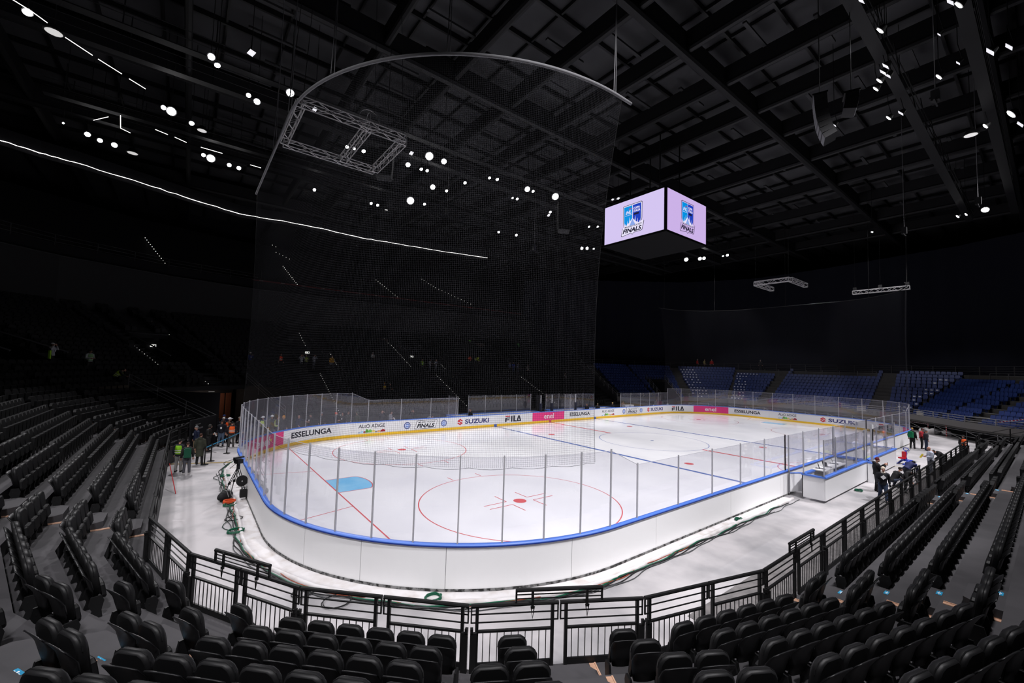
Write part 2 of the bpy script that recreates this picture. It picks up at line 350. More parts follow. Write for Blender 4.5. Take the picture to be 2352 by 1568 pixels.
ad_enel(-2.58, 2.19); ad_ess(3.1, 6.5); ad_alto(8.66, 11.09); ad_round(12.67, 13.39); ad_fin(13.66, 16.1); ad_round(16.39, 17.07); ad_suz(18.07, 21.8); ad_fila(23.67, 25.72)
ad_enel(27.15, 31.8); ad_ess(32.58, 35.93); ad_alto(38.06, 40.21); ad_suz(42.7, 46.5); ad_fila(48.9, 51.0); ad_enel(52.6, 56.9)

# ------------------------------------------------------------------ plexiglass shields
def shield(nm, label, s0, s1, step, ztop, off=.05, zb=1.195, tall=None, posts_end=True, pm=ALU, group='plexiglass shields around the rink'):
    t = thing(nm, label, 'glass shield', group=group); n = max(1, round((s1-s0)/step)); E = [s0+(s1-s0)*i/n for i in range(n+1)]
    zt = lambda s: ztop(s) if callable(ztop) else ztop
    for a, b in zip(E, E[1:]):
        mb = MB(); S = srange(a+.012, b-.012, .42); m_ = len(S); vs = []
        for s in S:
            for o in (off-.006, off+.006):
                x, y = rink(s, o); vs += [(x, y, zb), (x, y, zt(s))]
        fs = []
        for i in range(m_-1):
            k, q = 4*i, 4*i+4
            fs += [(k, q, q+1, k+1), (k+2, k+3, q+3, q+2), (k+1, q+1, q+3, k+3)]
        mb.add(vs, fs); mb.build('pane', GLASS, t)
    for i, s in enumerate(E if posts_end else E[1:-1]):
        mb = MB(); x, y = rink(s, off+.012); X, Y = rink(s, off+1); a = math.atan2(Y-y, X-x)
        mb.box((x, y, (zb-.03+zt(s)+.06)/2), (.045, .036, zt(s)+.06-zb+.03), a); mb.build('post', pm, t)
    mb = MB(); S = srange(s0, s1, .4)
    for a, b in zip(S, S[1:]): mb.tube([(*rink(a, off), zt(a)+.004), (*rink(b, off), zt(b)+.004)], .008, 4, cap=False)
    mb.build('top_edge', mat('glass_edge_'+str(len(bpy.data.materials)), (.42, .42, .47), .4, .4), t); return t
HT, LT = 3.5, 2.92
NS = PER/2                                       # s of the middle of the penalty box side
s_near, s_far = NS+21.6, PER-21.6                # where the tall end glass begins and ends (camera end)
shield('end_glass', 'tall curved plexiglass shield round the rink end nearest the crease and camera tripod', s_near, s_far, 1.21, HT)
shield('step_down_glass', 'single sloping glass pane stepping down beside the near goal line on the penalty side', s_near-1.35, s_near, 1.35, lambda s: LT+(HT-LT)*(s-(s_near-1.35))/1.35, posts_end=False)
shield('step_down_glass', 'single sloping glass pane on the bench side above the first mountain advert', s_far, s_far+1.35, 1.35, lambda s: HT-(HT-LT)*(s-s_far)/1.35, posts_end=False)
shield('side_glass', 'low plexiglass shield in front of the white boards between goal line and penalty box', NS+7.9, s_near-1.35, 2.45, LT)
shield('side_glass', 'low plexiglass shield along the penalty box and timekeeper table', NS-7.0, NS+7.9, 2.45, LT)
shield('side_glass', 'low plexiglass shield beyond the penalty box towards the far corner', NS-20.2, NS-7.0, 2.45, LT)
shield('step_down_glass', 'single sloping glass pane at the far right rink corner', NS-21.55, NS-20.2, 1.35, lambda s: LT+(HT-LT)*(NS-20.2-s)/1.35, posts_end=False)
shield('end_glass', 'tall curved plexiglass shield round the far rink end before the blue seats', 22.9, NS-21.55, 2.4, HT)
shield('side_glass', 'plexiglass shield behind the seventh to ninth adverts on the bench side before the far corner', 12.4, 22.9, 2.3, LT)
shield('side_glass', 'plexiglass shield on the bench side above the round badges nearest the camera end', s_far+1.35, PER-11.8, 2.6, LT)

# ------------------------------------------------------------------ netting on curved pipes
def net(label, s0, s1, zt, plabel, hang, pm):
    mb = MB(); S = srange(s0, s1, .6); n = len(S); m_ = 10; vs = []; uv = []
    for s in S:
        w = abs(((s-s0) % 1.21)-.605)/.605
        for j in range(m_+1):
            z0 = HT-.28+.16*(1-w*w)*0+.0
            t = j/m_; sg = s+max(0, 1-(s-s0)/3)*(.95*(1-t)+.35*sin(pi*t)); x, y = rink(sg, .06-.25*sin(pi*t)*.5); vs.append((x, y, z0+(zt-z0)*t)); uv.append((sg, z0+(zt-z0)*t))
    mb.add(vs, [(i*(m_+1)+j, (i+1)*(m_+1)+j, (i+1)*(m_+1)+j+1, i*(m_+1)+j+1) for i in range(n-1) for j in range(m_)])
    o = mb.build('protective_net', NET); ul = o.data.uv_layers.new(name='UVMap')
    for l in o.data.loops: ul.data[l.index].uv = uv[l.vertex_index]
    tag(o, label, 'net')
    mb = MB()
    for s in (s0, s1): mb.tube([(*rink(s+(.95*(1-j/m_)+.35*sin(pi*j/m_) if s == s0 else 0), .06-.12*sin(pi*j/m_)), HT-.28+(zt-HT+.28)*j/m_) for j in range(m_+1)], .005, 5)
    mb.tube([(*rink(s, .06), HT-.28-.05*sin(pi*((s-s0) % 1.21)/1.21)) for s in srange(s0+.95, s1, .3)], .005, 4); mb.build('edge_rope', STEEL_K, o)
    t = thing('net_pipe', plabel, 'pipe', (*rink((s0+s1)/2), zt)); L = Vector(t.location)
    mb = MB(); mb.tube([Vector((*rink(s, .06), zt+.05))-L for s in srange(s0-.5, s1+.5, .4)], .05 if pm else .03, 8); mb.build('bent_tube', pm or STEEL_K, t, True)
    for s in hang:
        x, y = rink(s, .06); mb = MB(); mb.tube([Vector((x-.05, y, zt+.1))-L, Vector((x+.03, y, zt+3.4))-L, Vector((x, y, 27.5))-L], .016, 5)
        mb.tube([Vector((x+.05, y, zt+.1))-L, Vector((x+.03, y, zt+3.4))-L], .014, 5); mb.build('hanger_sling', cm(105, 105, 108) if pm else STEEL_K, t)
net('fine protective netting hanging above the glass at the camera end of the rink', NS+21.35, PER-21.35-13.3, 15.0, 'grey curved net pipe hung under the roof over the camera end', [NS+21.7, NS+27.2, NS+31.2, NS+34.5, NS+38], cm(110, 110, 113))
net('fine protective netting hanging above the glass at the far end before the blue seats', 21.35, NS-21.35, 15.0, 'grey curved net pipe hung over the far rink end', [22, 30, 39, 48, 56], None)

# ------------------------------------------------------------------ the bowl: facets of the front row line, offset outward level by level
Z0, RI, TR = .75, .35, .83
PL = [(16.0, -17.6), (-22.2, -17.6)]
for a in (15, 30, 45, 60, 75): PL.append((PL[-1][0]-3.2*cos(rad(a)), PL[-1][1]+3.2*sin(rad(a))))
PL.append((PL[-1][0], 8.95))
for a in (75, 60, 45, 30, 15): PL.append((PL[-1][0]+3.2*cos(rad(a)), PL[-1][1]+3.2*sin(rad(a))))
YF = PL[-1][1]; PL.append((23.0, YF))
NF = len(PL)-1                                   # facets: 0 side, 1-5 near corner, 6 left end, 7-11 far corner, 12 bench side
def unit(i): a, b = Vector(PL[i]), Vector(PL[i+1]); return (b-a).normalized()
DIR = [unit(i) for i in range(NF)]
NOR = [Vector((d.y, -d.x))*1 for d in DIR]
for i, n in enumerate(NOR):
    mid = (Vector(PL[i])+Vector(PL[i+1]))/2
    if n.dot(mid) < 0: NOR[i] = -n
def off(i, d):                                   # polyline vertex i moved outward by d with a mitre
    if i == 0: n = NOR[0]*d
    elif i == NF: n = NOR[-1]*d
    else: n = (NOR[i-1]+NOR[i]); n = n/n.length*d/ (n.normalized().dot(NOR[i]))
    return Vector(PL[i])+n
def fpt(i, t, d):                                # facet i, t metres from its middle (along DIR), d outward
    m = (Vector(PL[i])+Vector(PL[i+1]))/2
    return m+DIR[i]*t+NOR[i]*d
def half(i, d, side):                            # signed t of the facet's end at offset d
    p = off(i if side < 0 else i+1, d); m = (Vector(PL[i])+Vector(PL[i+1]))/2
    return (p-m).dot(DIR[i])
NLEV = {0: 11, 1: 11, 2: 11, 3: 11, 4: 11, 5: 11, 6: 14, 7: 27, 8: 27, 9: 27, 10: 27, 11: 27, 12: 27}
T12 = lambda x: x-(PL[12][0]+PL[13][0])/2        # x -> t on the bench side facet
# portals: facet -> list of (t0, t1, first level, last level)
PORT = [(8, .6, 1.9), (10, 0, 1.7), (12, T12(-20.8), 1.6), (12, T12(-6.3), 1.6), (12, T12(8.0), 1.6)]
HOLES = {8: [], 9: [(-9, 9, 0, 7)], 10: [(-9, 9, 0, 7)], 12: []}
for i, t, w in PORT: HOLES[i].append((t-w, t+w, 12, 20))
def intervals(i, k, d):
    a, b = half(i, d, -1), half(i, d, 1); cuts = [(t0, t1) for t0, t1, k0, k1 in HOLES.get(i, []) if k0 <= k <= k1]
    out = [(a, b)]
    for t0, t1 in cuts:
        new = []
        for u, v in out:
            if t1 <= u or t0 >= v: new.append((u, v)); continue
            if t0 > u: new.append((u, t0))
            if t1 < v: new.append((t1, v))
        out = new
    return out
GNAME = {0: 'terrace_penalty_side', 1: 'terrace_near_corner', 6: 'terrace_left_end', 7: 'terrace_far_corner', 12: 'terrace_bench_side'}
tm = {}
for i in range(NF):
    g = max(k for k in GNAME if k <= i); mb = tm.setdefault(g, MB())
    for k in range(NLEV[i]+1):
        d0, d1, z = TR*k, TR*(k+1), Z0+RI*k
        for u, v in intervals(i, k, d0):
            full0, full1 = half(i, d0, -1) == u, half(i, d0, 1) == v
            U = half(i, d1, -1) if full0 else u; V = half(i, d1, 1) if full1 else v
            a, b, c, e = fpt(i, u, d0), fpt(i, v, d0), fpt(i, V, d1), fpt(i, U, d1)
            zb = z-RI if k else FZ
            mb.add([(*a, z), (*b, z), (*c, z), (*e, z)], [(0, 1, 2, 3)])
            mb.add([(*a, zb), (*b, zb), (*b, z), (*a, z)], [(0, 1, 2, 3)], 1)
for g, mb in tm.items(): struct(mb.build(GNAME[g], [TERR, TERR_K]))

# ------------------------------------------------------------------ black folding seats
def xz(poly, y0, y1, lean=0.0): return lambda u, v, w: (u, w-lean*(v-.40), v)
def seat_parts():
    pad = MB(); P = [(-.215, .42), (.215, .42), (.232, .78), (.226, .85), (.19, .915), (.13, .955), (-.13, .955), (-.19, .915), (-.226, .85), (-.232, .78)]
    Q = [(x*.90, .68+(z-.68)*.93) for x, z in P]; n = len(P); ln = lambda v: -.17*(v-.42)
    rings = [([(x*.90, -.055+ln(z), .68+(z-.68)*.94) for x, z in P]), ([(x, -.03+ln(z), z) for x, z in P]), ([(x, .03+ln(z), z) for x, z in P]), ([(x, .06+ln(z), z) for x, z in Q])]
    pad.add([v for r in rings for v in r], [tuple(range(n))]+[(a*n+j, (a+1)*n+j, (a+1)*n+(j+1) % n, a*n+(j+1) % n) for a in (0, 1, 2) for j in range(n)]+[tuple(range(4*n-1, 3*n-1, -1))])
    seam = MB(); seam.tube([(x*1.012, -.008+ln(z), .68+(z-.68)*1.014) for x, z in P[2:]], .007, 4)
    sh = MB(); prof = [(-.075, .34), (-.088, .52), (-.10, .68), (-.12, .78), (-.152, .835), (-.165, .852), (-.148, .858), (-.105, .80), (-.078, .68), (-.065, .52), (-.045, .34)]
    W = [.17, .215, .235, .238, .225, .215, .215, .232, .235, .215, .17]; m = len(prof); rows = []
    for q in (-1, -.55, 0, .55, 1):
        rows.append([(q*W[j], y+ln(z)+.03*(q*q)*(1 if z < .76 else .2), z+(.014*(1-q*q) if z > .8 else 0)) for j, (y, z) in enumerate(prof)])
    sh.add([v for r in rows for v in r], [(a*m+j, a*m+(j+1) % m, (a+1)*m+(j+1) % m, (a+1)*m+j) for a in range(4) for j in range(m)]+[tuple(range(m-1, -1, -1)), tuple(range(4*m, 5*m))])
    pan = MB(); R_ = [(-.17, .32), (.17, .32), (.195, .38), (.185, .56), (.14, .60), (-.14, .60), (-.185, .56), (-.195, .38)]
    rr = [[(x, .065-.17*(z-.42), z) for x, z in R_], [(x, .11-.17*(z-.42), z) for x, z in R_], [(x*.88, .13-.17*(z-.42), .46+(z-.46)*.9) for x, z in R_]]; n = len(R_)
    pan.add([v for r in rr for v in r], [tuple(range(n))]+[(a*n+j, (a+1)*n+j, (a+1)*n+(j+1) % n, a*n+(j+1) % n) for a in (0, 1) for j in range(n)]+[tuple(range(3*n-1, 2*n-1, -1))])
    br = MB()
    for x in (-.236, .236):
        br.prism([(-.10, 0), (.09, 0), (.07, .14), (.10, .30), (.06, .40), (-.09, .40), (-.12, .26), (-.06, .14)], x-.018, x+.018, lambda u, v, w: (w, u, v))
        br.ball((x, -.05, .28), (.021, .055, .055), 8, 5)
    br.box((0, 0, .10), (.5, .05, .05))
    return pad, seam, sh, pan, br
def proto_seat():
    r = thing('stadium_seat', 'black padded stadium seat', 'stadium seat'); pad, seam, sh, pan, br = seat_parts()
    p = pad.build('backrest_pad', SEAT_P, r); p.data.polygons.foreach_set('use_smooth', [len(q.vertices) == 4 for q in p.data.polygons]); seam.build('piping', SEAT_P, p); sh.build('back_shell', SEAT_S, r, True); pan.build('seat_pan', SEAT_P, r); br.build('bracket', STEEL_K, r); return r
def lowseat(mb, x, y, z, a):                     # one far seat of the mass: tapering back, folded pan, foot
    ca, sa = cos(a), sin(a); T = lambda u, v, w: (x+u*ca-v*sa, y+u*sa+v*ca, z+w)
    P = [(-.225, .40), (.225, .40), (.235, .82), (.15, .95), (-.15, .95), (-.235, .82)]
    mb.add([T(u, -.02-.2*(w-.4), w) for u, w in P]+[T(u, -.13-.2*(w-.4), w) for u, w in P], [(0, 1, 2, 3, 4, 5), (11, 10, 9, 8, 7, 6)]+[(j, j+6, (j+1) % 6+6, (j+1) % 6) for j in range(6)])
    Q = [(-.21, .30), (.21, .30), (.21, .72), (-.21, .72)]
    mb.add([T(u, .13, w) for u, w in Q]+[T(u, .03, w) for u, w in Q], [(0, 1, 2, 3), (0, 4, 5, 1), (1, 5, 6, 2), (2, 6, 7, 3), (3, 7, 4, 0)])
    mb.add([T(-.2, 0, 0), T(.2, 0, 0), T(.2, 0, .4), T(-.2, 0, .4)], [(0, 1, 2, 3)])
SP = .52
AISLES = {0: [T for T in (-20.0, -6.3, 8.9)], 2: [0.0], 4: [0.0], 6: [-4.35, None]}
def blocks(i, k, d):                             # seat blocks of facet i at level k as (t0, t1, anchor, name)
    a, b = half(i, d, -1)+.10, half(i, d, 1)-.10; out = []
    m = (Vector(PL[i])+Vector(PL[i+1]))/2
    if i == 0:                                   # DIR points to -x
        for x0, x1, nm in ((-19.3, -7.05, 'block past the first penalty aisle'), (-5.5, 8.2, 'block past the second penalty aisle'), (9.7, 14.6, 'last penalty side block')):
            out.append((m.x-x1, m.x-x0, 1, nm))
        out.append((m.x+20.65, b, -1, 'block before the first penalty aisle'))
    elif i == 6:
        u, v = sorted(((y-m.y)*DIR[6].y for y in (-5.05, -3.65)))
        out.append((a, u, 1, 'short left end block')); out.append((v, b, -1, 'long left end block'))
    elif i in (2, 4):
        nm = {2: 'the gate aisle', 4: 'the left corner aisle'}[i]
        out.append((a, -.68, 1, 'right of '+nm)); out.append((.68, b, -1, 'left of '+nm))
    elif i == 12:
        xs = [-20.8, -6.3, 8.0]; e = [(a, T12(xs[0])-.9), (T12(xs[0])+.9, T12(xs[1])-.9), (T12(xs[1])+.9, T12(xs[2])-.9), (T12(xs[2])+.9, T12(18-.35*0))]
        out += [(u, v, 0, 'bench side') for u, v in e]
    elif i == 10: out += [(a, -.7, 0, 'far corner'), (.7, b, 0, 'far corner')]
    else:
        nm = {1: 'corner block right of the gate', 3: 'corner block left of the gate', 5: 'corner block beside the left end'}.get(i, 'far corner')
        out.append((a, b, 0, nm))
    return out
ALLS = []
for i in range(NF):
    for k in range(NLEV[i]+1):
        d = TR*k+.60; z = Z0+RI*k
        if i in (0, 1, 2, 3, 4, 5, 6) and k > (8 if i else 7): continue
        for t0, t1, anc, nm in blocks(i, k, d):
            n = int((t1-t0)/SP+.02)
            if n < 1: continue
            s0 = t1-n*SP if anc > 0 else t0 if anc < 0 else (t0+t1-n*SP)/2
            for j in range(n):
                t = s0+(j+.5)*SP
                if i == 12 and k >= 12 and any(abs(t-T12(q)) < .62 for q in (-22.9, -18.4, -8.9, -3.9, 4.9, 10.6, 17.4)): continue
                if i == 12 and k >= 21 and abs(t-T12(-20.9)) < .7: continue
                if i == 10 and ((k >= 12 and abs(t+2.3) < .6) or (k > 19 and abs(t-2.2) < .6)): continue
                if any(h0-.3 < t < h1+.3 and k0 <= k <= k1 for h0, h1, k0, k1 in HOLES.get(i, [])): continue
                p = fpt(i, t, d); ang = math.atan2(-NOR[i].y, -NOR[i].x)-pi/2
                if (p-Vector((CAMP.x, CAMP.y))).length < 1.35 and z > 2.9: continue
                D = in_view(p.x, p.y, z+.7, .12)
                if D is None: continue
                jj = n-1-j if i in (0, 1, 2, 3, 4, 5, 6) else j       # counted from the left as seen from the stand
                ALLS.append((D, p.x, p.y, z, ang, k, jj, nm))
ALLS.sort(key=lambda s: s[0])
proto = proto_seat(); mass = MB(); nseat = 0
for D, x, y, z, ang, k, j, nm in ALLS:
    if nseat < 300:
        lab = 'black padded seat, %s from left in %s row, %s' % (od(j), od(k), nm)
        if nseat == 0: proto.location = (x, y, z); proto.rotation_euler = (0, 0, ang); tag(proto, lab, 'stadium seat', 'black padded folding seats')
        else: copy_tree(proto, (x, y, z), ang, lab, 'stadium seat', 'black padded folding seats')
        nseat += 1
    else: lowseat(mass, x, y, z, ang)
tag(mass.build('stadium_seats', SEAT_P), 'countless more black folding seats filling the distant rows of the dark stands', 'seats', kind='stuff')

# ------------------------------------------------------------------ aisle step blocks with blue stickers, bare wood strips
def step_block(x, y, z, ang, lab, sticker=True):
    t = thing('step_block', lab, 'step', (x, y, z), ang, 'half step blocks in the stand aisles')
    mb = MB(); mb.prism([(-.56, .0), (.56, .0), (.56, .36), (.40, .54), (-.40, .54), (-.56, .36)], 0.0, RI/2, lambda u, v, w: (u, v, w)); mb.build('block', TERR, t)
    if sticker:
        mb = MB(); mb.box((.34, .12, RI/2+.002), (.20, .09, .003)); s = mb.build('row_sticker', cm(30, 130, 170), t); s['label'] = 'small blue row sticker'
        mb = MB(); mb.box((.34, .12, RI/2+.004), (.03, .05, .002)); mb.box((.28, .12, RI/2+.004), (.03, .012, .002)); mb.box((.40, .12, RI/2+.004), (.03, .012, .002)); mb.build('row_print', WHITE, s)
an = [(0, 'first penalty side', -20.0), (0, 'second penalty side', -6.3), (2, 'gate', 0), (4, 'left corner', 0), (6, 'left end', -4.35), (7, 'far left', .4)]
for i, nm, c in an:
    m = (Vector(PL[i])+Vector(PL[i+1]))/2; t = (m.x-c) if i == 0 else (c-m.y)*DIR[6].y if i == 6 else c
    ang = math.atan2(-NOR[i].y, -NOR[i].x)-pi/2
    for k in range(0, 8 if i != 7 else 5):
        if i == 0 and k > 5: break
        p = fpt(i, t, TR*(k+1)-.42 if False else TR*(k+1)); z = Z0+RI*k
        if in_view(p.x, p.y, z+.2, .1) is None or (p-Vector((CAMP.x, CAMP.y))).length < 1.6: continue
        step_block(p.x+DIR[i].x*.0, p.y, z, ang, 'dark half step block on the %s level of the %s aisle' % (od(k), nm), True)
        tw = t+(.60 if i in (0,) else -.62)
        a = fpt(i, tw, TR*k+.05); b = fpt(i, tw, TR*(k+1)-.02); mb = MB(); L = (b-a).length; c2 = (a+b)/2
        mb.box((0, 0, .006), (L, .12, .012)); mb.box((0, .048, .018), (L, .024, .012))
        o = mb.build('wood_strip', WOOD, loc=(c2.x, c2.y, z), rz=math.atan2((b-a).y, (b-a).x)); tag(o, 'bare wood strip across the %s level of the %s aisle' % (od(k), nm), 'wood strip', 'bare wood strips in the aisles')

# ------------------------------------------------------------------ black barrier panels along the front of the stand
def barrier(a, b, lab, latch=1, solid=False):
    a, b = Vector(a), Vector(b); L = (b-a).length-.03; ang = math.atan2((b-a).y, (b-a).x); m = (a+b)/2
    t = thing('crowd_barrier', lab, 'barrier', (m.x, m.y, Z0), ang, 'black barrier panels along the front of the stand'); h = L/2
    mb = MB(); mb.tube([(-h, 0, 1.08), (h, 0, 1.08)], .036, 8); mb.build('handrail', STEEL_K, t)
    mb = MB()
    for z in (.93, .79): mb.box((0, 0, z), (2*h, .018, .018))
    mb.box((0, 0, .64), (2*h-.2, .05, .035)); mb.box((0, 0, .06), (2*h-.2, .03, .11))
    for s in (-1, 1): mb.box((s*(h-.01), 0, .93), (.022, .03, .28))
    mb.build('rails', STEEL_K, t)
    for s in (-1, 1):
        mb = MB(); mb.box((s*(h-.11), 0, .54), (.055, .055, 1.08)); mb.build('post', STEEL_K, t)
    mb = MB(); n = int((2*h-.3)/.125)
    for q in range(n): mb.box((-(n-1)*.0625+q*.125, 0, .37), (.013, .013, .54))
    mb.build('bars', STEEL_K, t)
    for s in ([latch] if latch else []):
        mb = MB(); mb.box((s*(h-.05), .06, .33), (.11, .05, .66)); mb.box((s*(h-.02), .06, .70), (.05, .07, .07)); mb.build('latch_post', STEEL_K, t)
    return t
bi = 0
def barrier_run(i, u, v, n, nm):
    for q in range(n):
        a, b = fpt(i, u+(v-u)*q/n, .02), fpt(i, u+(v-u)*(q+1)/n, .02)
        barrier(a, b, 'black barred barrier panel, %s along %s' % (od(q), nm), 1 if q % 2 else -1)
h0 = half(0, 0, 1)
barrier_run(0, h0-33.5, h0, 18, 'the straight penalty side counted from its far end')
for i, nm in ((1, 'the facet right of the gate'), (2, 'the gate facet in the middle'), (3, 'the facet left of the gate'), (4, 'the facet at the left corner aisle'), (5, 'the facet beside the left end')):
    barrier_run(i, half(i, 0, -1), half(i, 0, 1), 2, nm)
barrier_run(6, half(6, 0, -1), half(6, 0, 1), 8, 'the left end counted from the near corner')
barrier_run(7, half(7, 0, -1), half(7, 0, 1), 2, 'the far left corner')
for i, t, nm in ((0, h0-2.2, 'first penalty side aisle'), (0, h0-15.9, 'second penalty side aisle'), (2, 0, 'central gate'), (4, 0, 'left corner aisle')):
    p = fpt(i, t, .03); o = thing('raised_handrail', 'short raised black handrail clamped on the barrier at the '+nm, 'handrail', (p.x, p.y, Z0), math.atan2(DIR[i].y, DIR[i].x))
    mb = MB(); mb.tube([(-.8, 0, 1.32), (.8, 0, 1.32)], .036, 8)
    for s in (-1, 1): mb.box((s*.79, 0, 1.22), (.03, .04, .22))
    mb.box((0, 0, 1.24), (1.58, .016, .016)); mb.box((0, 0, 1.17), (1.58, .016, .016)); mb.build('rail', STEEL_K, o)
    for s in (-.5, .5):
        mb = MB(); mb.box((s, .03, 1.17), (.045, .03, .32)); mb.tube([(s-.03, .05, 1.06), (s, .05, .85), (s+.03, .05, 1.06)], .012, 5); mb.build('clamp', STEEL_K, o)

# ------------------------------------------------------------------ stand portals with exit signs, floor portal, step lights
PN = ['left portal', 'corner portal', 'first bench side portal', 'second bench side portal', 'third bench side portal']
for (i, t, w), nm in zip(PORT, PN):
    d0, d1, zb, zt = TR*12, TR*21, Z0+RI*12-.005, Z0+RI*20; g = lambda a, b, z: (*fpt(i, a, b), z)
    mb = MB(); P = [(d0, zb), (d1+1.2, zb), (d1+1.2, zt+.3), (d1, zt+.3)]
    for s in (-1, 1):
        a = t+s*w; mb.add([g(a, x, z) for x, z in P]+[g(a+s*.12, x, z) for x, z in P], [(0, 1, 2, 3), (7, 6, 5, 4)]+[(j, (j+1) % 4, 4+(j+1) % 4, 4+j) for j in range(4)])
    mb.add([g(t-w, d1+1.2, zb), g(t+w, d1+1.2, zb), g(t+w, d1+1.2, zt+.3), g(t-w, d1+1.2, zt+.3)], [(0, 1, 2, 3)])
    mb.add([g(t-w, d0, zb), g(t+w, d0, zb), g(t+w, d1+1.2, zb), g(t-w, d1+1.2, zb)], [(0, 1, 2, 3)])
    mb.box((*fpt(i, t, d1+.1), zt+.2), (2*w, .2, .3), math.atan2(DIR[i].y, DIR[i].x)); o = struct(mb.build('portal_wall', BLACKW))
    mb = MB()
    for s in (-1, 1): mb.tube([g(t+s*(w+.05), d0+.5, zb+1.15), g(t+s*(w+.05), d1, zt+.42)], .07, 4)
    mb.tube([g(t-w, d1, zt+.42), g(t+w, d1, zt+.42)], .06, 4); struct(mb.build('portal_coping', cm(74, 74, 78), o))
    so = 1 if (Vector(fpt(i, t, d1))-Vector((CAMP.x, CAMP.y))).dot(DIR[i]) > 0 else -1; x, y = fpt(i, t+so*(w-.75), d1+1.0); sg = thing('exit_sign', 'small lit white exit sign inside the '+nm, 'exit sign', (x, y, zt-.7), math.atan2(DIR[i].y, DIR[i].x))
    mb = MB(); mb.box((0, 0, 0), (.5, .06, .25)); mb.build('lit_panel', SIGNW, sg)
    mb = MB(); fy = -.04 if NOR[i].dot(Vector((-DIR[i].y, DIR[i].x))) > 0 else .04
    mb.box((-.08, fy, -.0), (.04, .01, .14)); mb.box((-.14, fy, .02), (.10, .01, .035)); mb.box((.13, fy, -.01), (.13, .01, .15)); mb.build('running_man_print', cm(20, 60, 40), sg)
    x, y = fpt(i, t+so*(w-.6), d1+.85); mb = MB(); mb.box((0, 0, 0), (.5, .05, .4)); o = mb.build('portal_number_plate', cm(70, 70, 72), loc=(x, y, zt-.02), rz=math.atan2(DIR[i].y, DIR[i].x)); tag(o, 'small unlit grey plate above the exit sign of the '+nm, 'plate')
# gap under the stand for the floor entrance in the far left corner
mb = MB(); H = Z0+RI*8; g = lambda i, t, d, z: (*fpt(i, t, d), z)
for i, sd in ((9, -1), (10, 1)):
    a = (lambda d: off(9 if sd < 0 else 11, d))
    mb.add([(*a(-.1), FZ), (*a(8), FZ), (*a(8), H), (*a(-.1), H)], [(0, 1, 2, 3)])
mb.add([(*off(9, TR*8), H-RI), (*off(10, TR*8), H-RI), (*off(11, TR*8), H-RI), (*off(11, 9), H-.4), (*off(10, 9), H-.4), (*off(9, 9), H-.4)], [(0, 1, 4, 5), (1, 2, 3, 4)])
mb.add([(*off(11, 8.6), FZ), (*off(10, 8.6), FZ), (*off(10, 8.6), H), (*off(11, 8.6), H)], [(0, 1, 2, 3)])
mb.add([(*off(9, 8.6), FZ), (*off(10, 8.6), FZ), (*off(10, 8.6), H), (*off(9, 8.6), H)], [(0, 1, 2, 3)])
struct(mb.build('entrance_wall', BLACKW))
a, b = off(10, 8.5), off(11, 8.5); c_ = a.lerp(b, .58); mb = MB(); mb.box((0, 0, 1.4), (2.9, .08, 2.8)); mb.box((1.85, .0, 1.4), (.5, .08, 2.8))
o = mb.build('door_1', WARM, loc=(c_.x, c_.y, FZ), rz=math.atan2((b-a).y, (b-a).x)); struct(o)
a = Vector((-31.85, 11.75)); b = Vector((-30.42, 14.45)); m_ = (a+b)/2; an_ = math.atan2((b-a).y, (b-a).x)
t = thing('black_hoarding', 'tall black hoarding with faint pale marks beside the floor entrance', 'hoarding', (m_.x, m_.y, FZ), an_)
mb = MB(); mb.box((0, 0, 1.05), ((b-a).length, .10, 2.1)); mb.build('panel', BLACKW, t)
mb = MB(); [mb.box((-1.0+.13*j, -.053, 1.77-.30*(j > 4)), (.07 if j < 5 else .09, .006, .07 if j < 5 else .10)) for j in range(5)]; [mb.box((-1.0+.13*j, -.053, 1.50), (.09, .006, .10)) for j in range(7)]; mb.build('faint_marks', cm(120, 120, 120), t)
for q, (a, b) in enumerate((((*off(9, 6.4), 4.7), (*off(9, .1), 2.0)), ((*off(11, 6.4), 4.7), (*off(11, .1), 2.0)))):
    mb = MB()
    for dz in (0, -.28, -.5): mb.tube([(a[0], a[1], a[2]+dz), (b[0], b[1], b[2]+dz)], .02, 5)
    for f in (0, .33, .66, 1): mb.tube([Vector(a).lerp(Vector(b), f), Vector(a).lerp(Vector(b), f)-Vector((0, 0, 1.0))], .022, 5)
    tag(mb.build('stair_handrail', GREYSTEEL), 'sloping metal handrail on the %s of the floor entrance' % ('left', 'right')[q], 'handrail')
mb = MB()
for dz in (1.0, .55, .1): mb.tube([(*off(9, TR*8+.1), H+dz), (*off(10, TR*8+.1), H+dz), (*off(11, TR*8+.1), H+dz)], .02, 5)
for q in range(9): v = (off(9, TR*8+.1) if q < 5 else off(10, TR*8+.1)).lerp(off(10, TR*8+.1) if q < 5 else off(11, TR*8+.1), (q % 5)/4); mb.tube([(*v, H), (*v, H+1)], .02, 5)
tag(mb.build('guard_rail', cm(40, 40, 42)), 'dark guard rail above the floor entrance in the far left corner', 'guard rail')
def dots(i, t, k0, k1, lab, half_=True):
    mb = MB()
    for k in range(k0, k1):
        for f in ((0, .5) if half_ else (0,)):
            p = fpt(i, t+(.45 if i == 12 else 0), TR*(k+f)-.03); mb.ball((*p, Z0+RI*(k-1+f)+.17), .030, 6, 4)
    tag(mb.build('step_light_string', DOT), lab, 'step lights', 'strings of tiny step lights up the aisles')
    mb = MB()
    for k in range(k0, min(k1, 13)):
        for f in (0, .5): mb.box((*fpt(i, t, TR*(k+f)+.02), Z0+RI*(k-1+f)+.17), (1.25, .05, .012), math.atan2(DIR[i].y, DIR[i].x))
    if mb.v: tag(mb.build('step_nosing_set', cm(120, 120, 122)), 'pale step nosings '+lab.split('lights ')[1], 'step nosings')
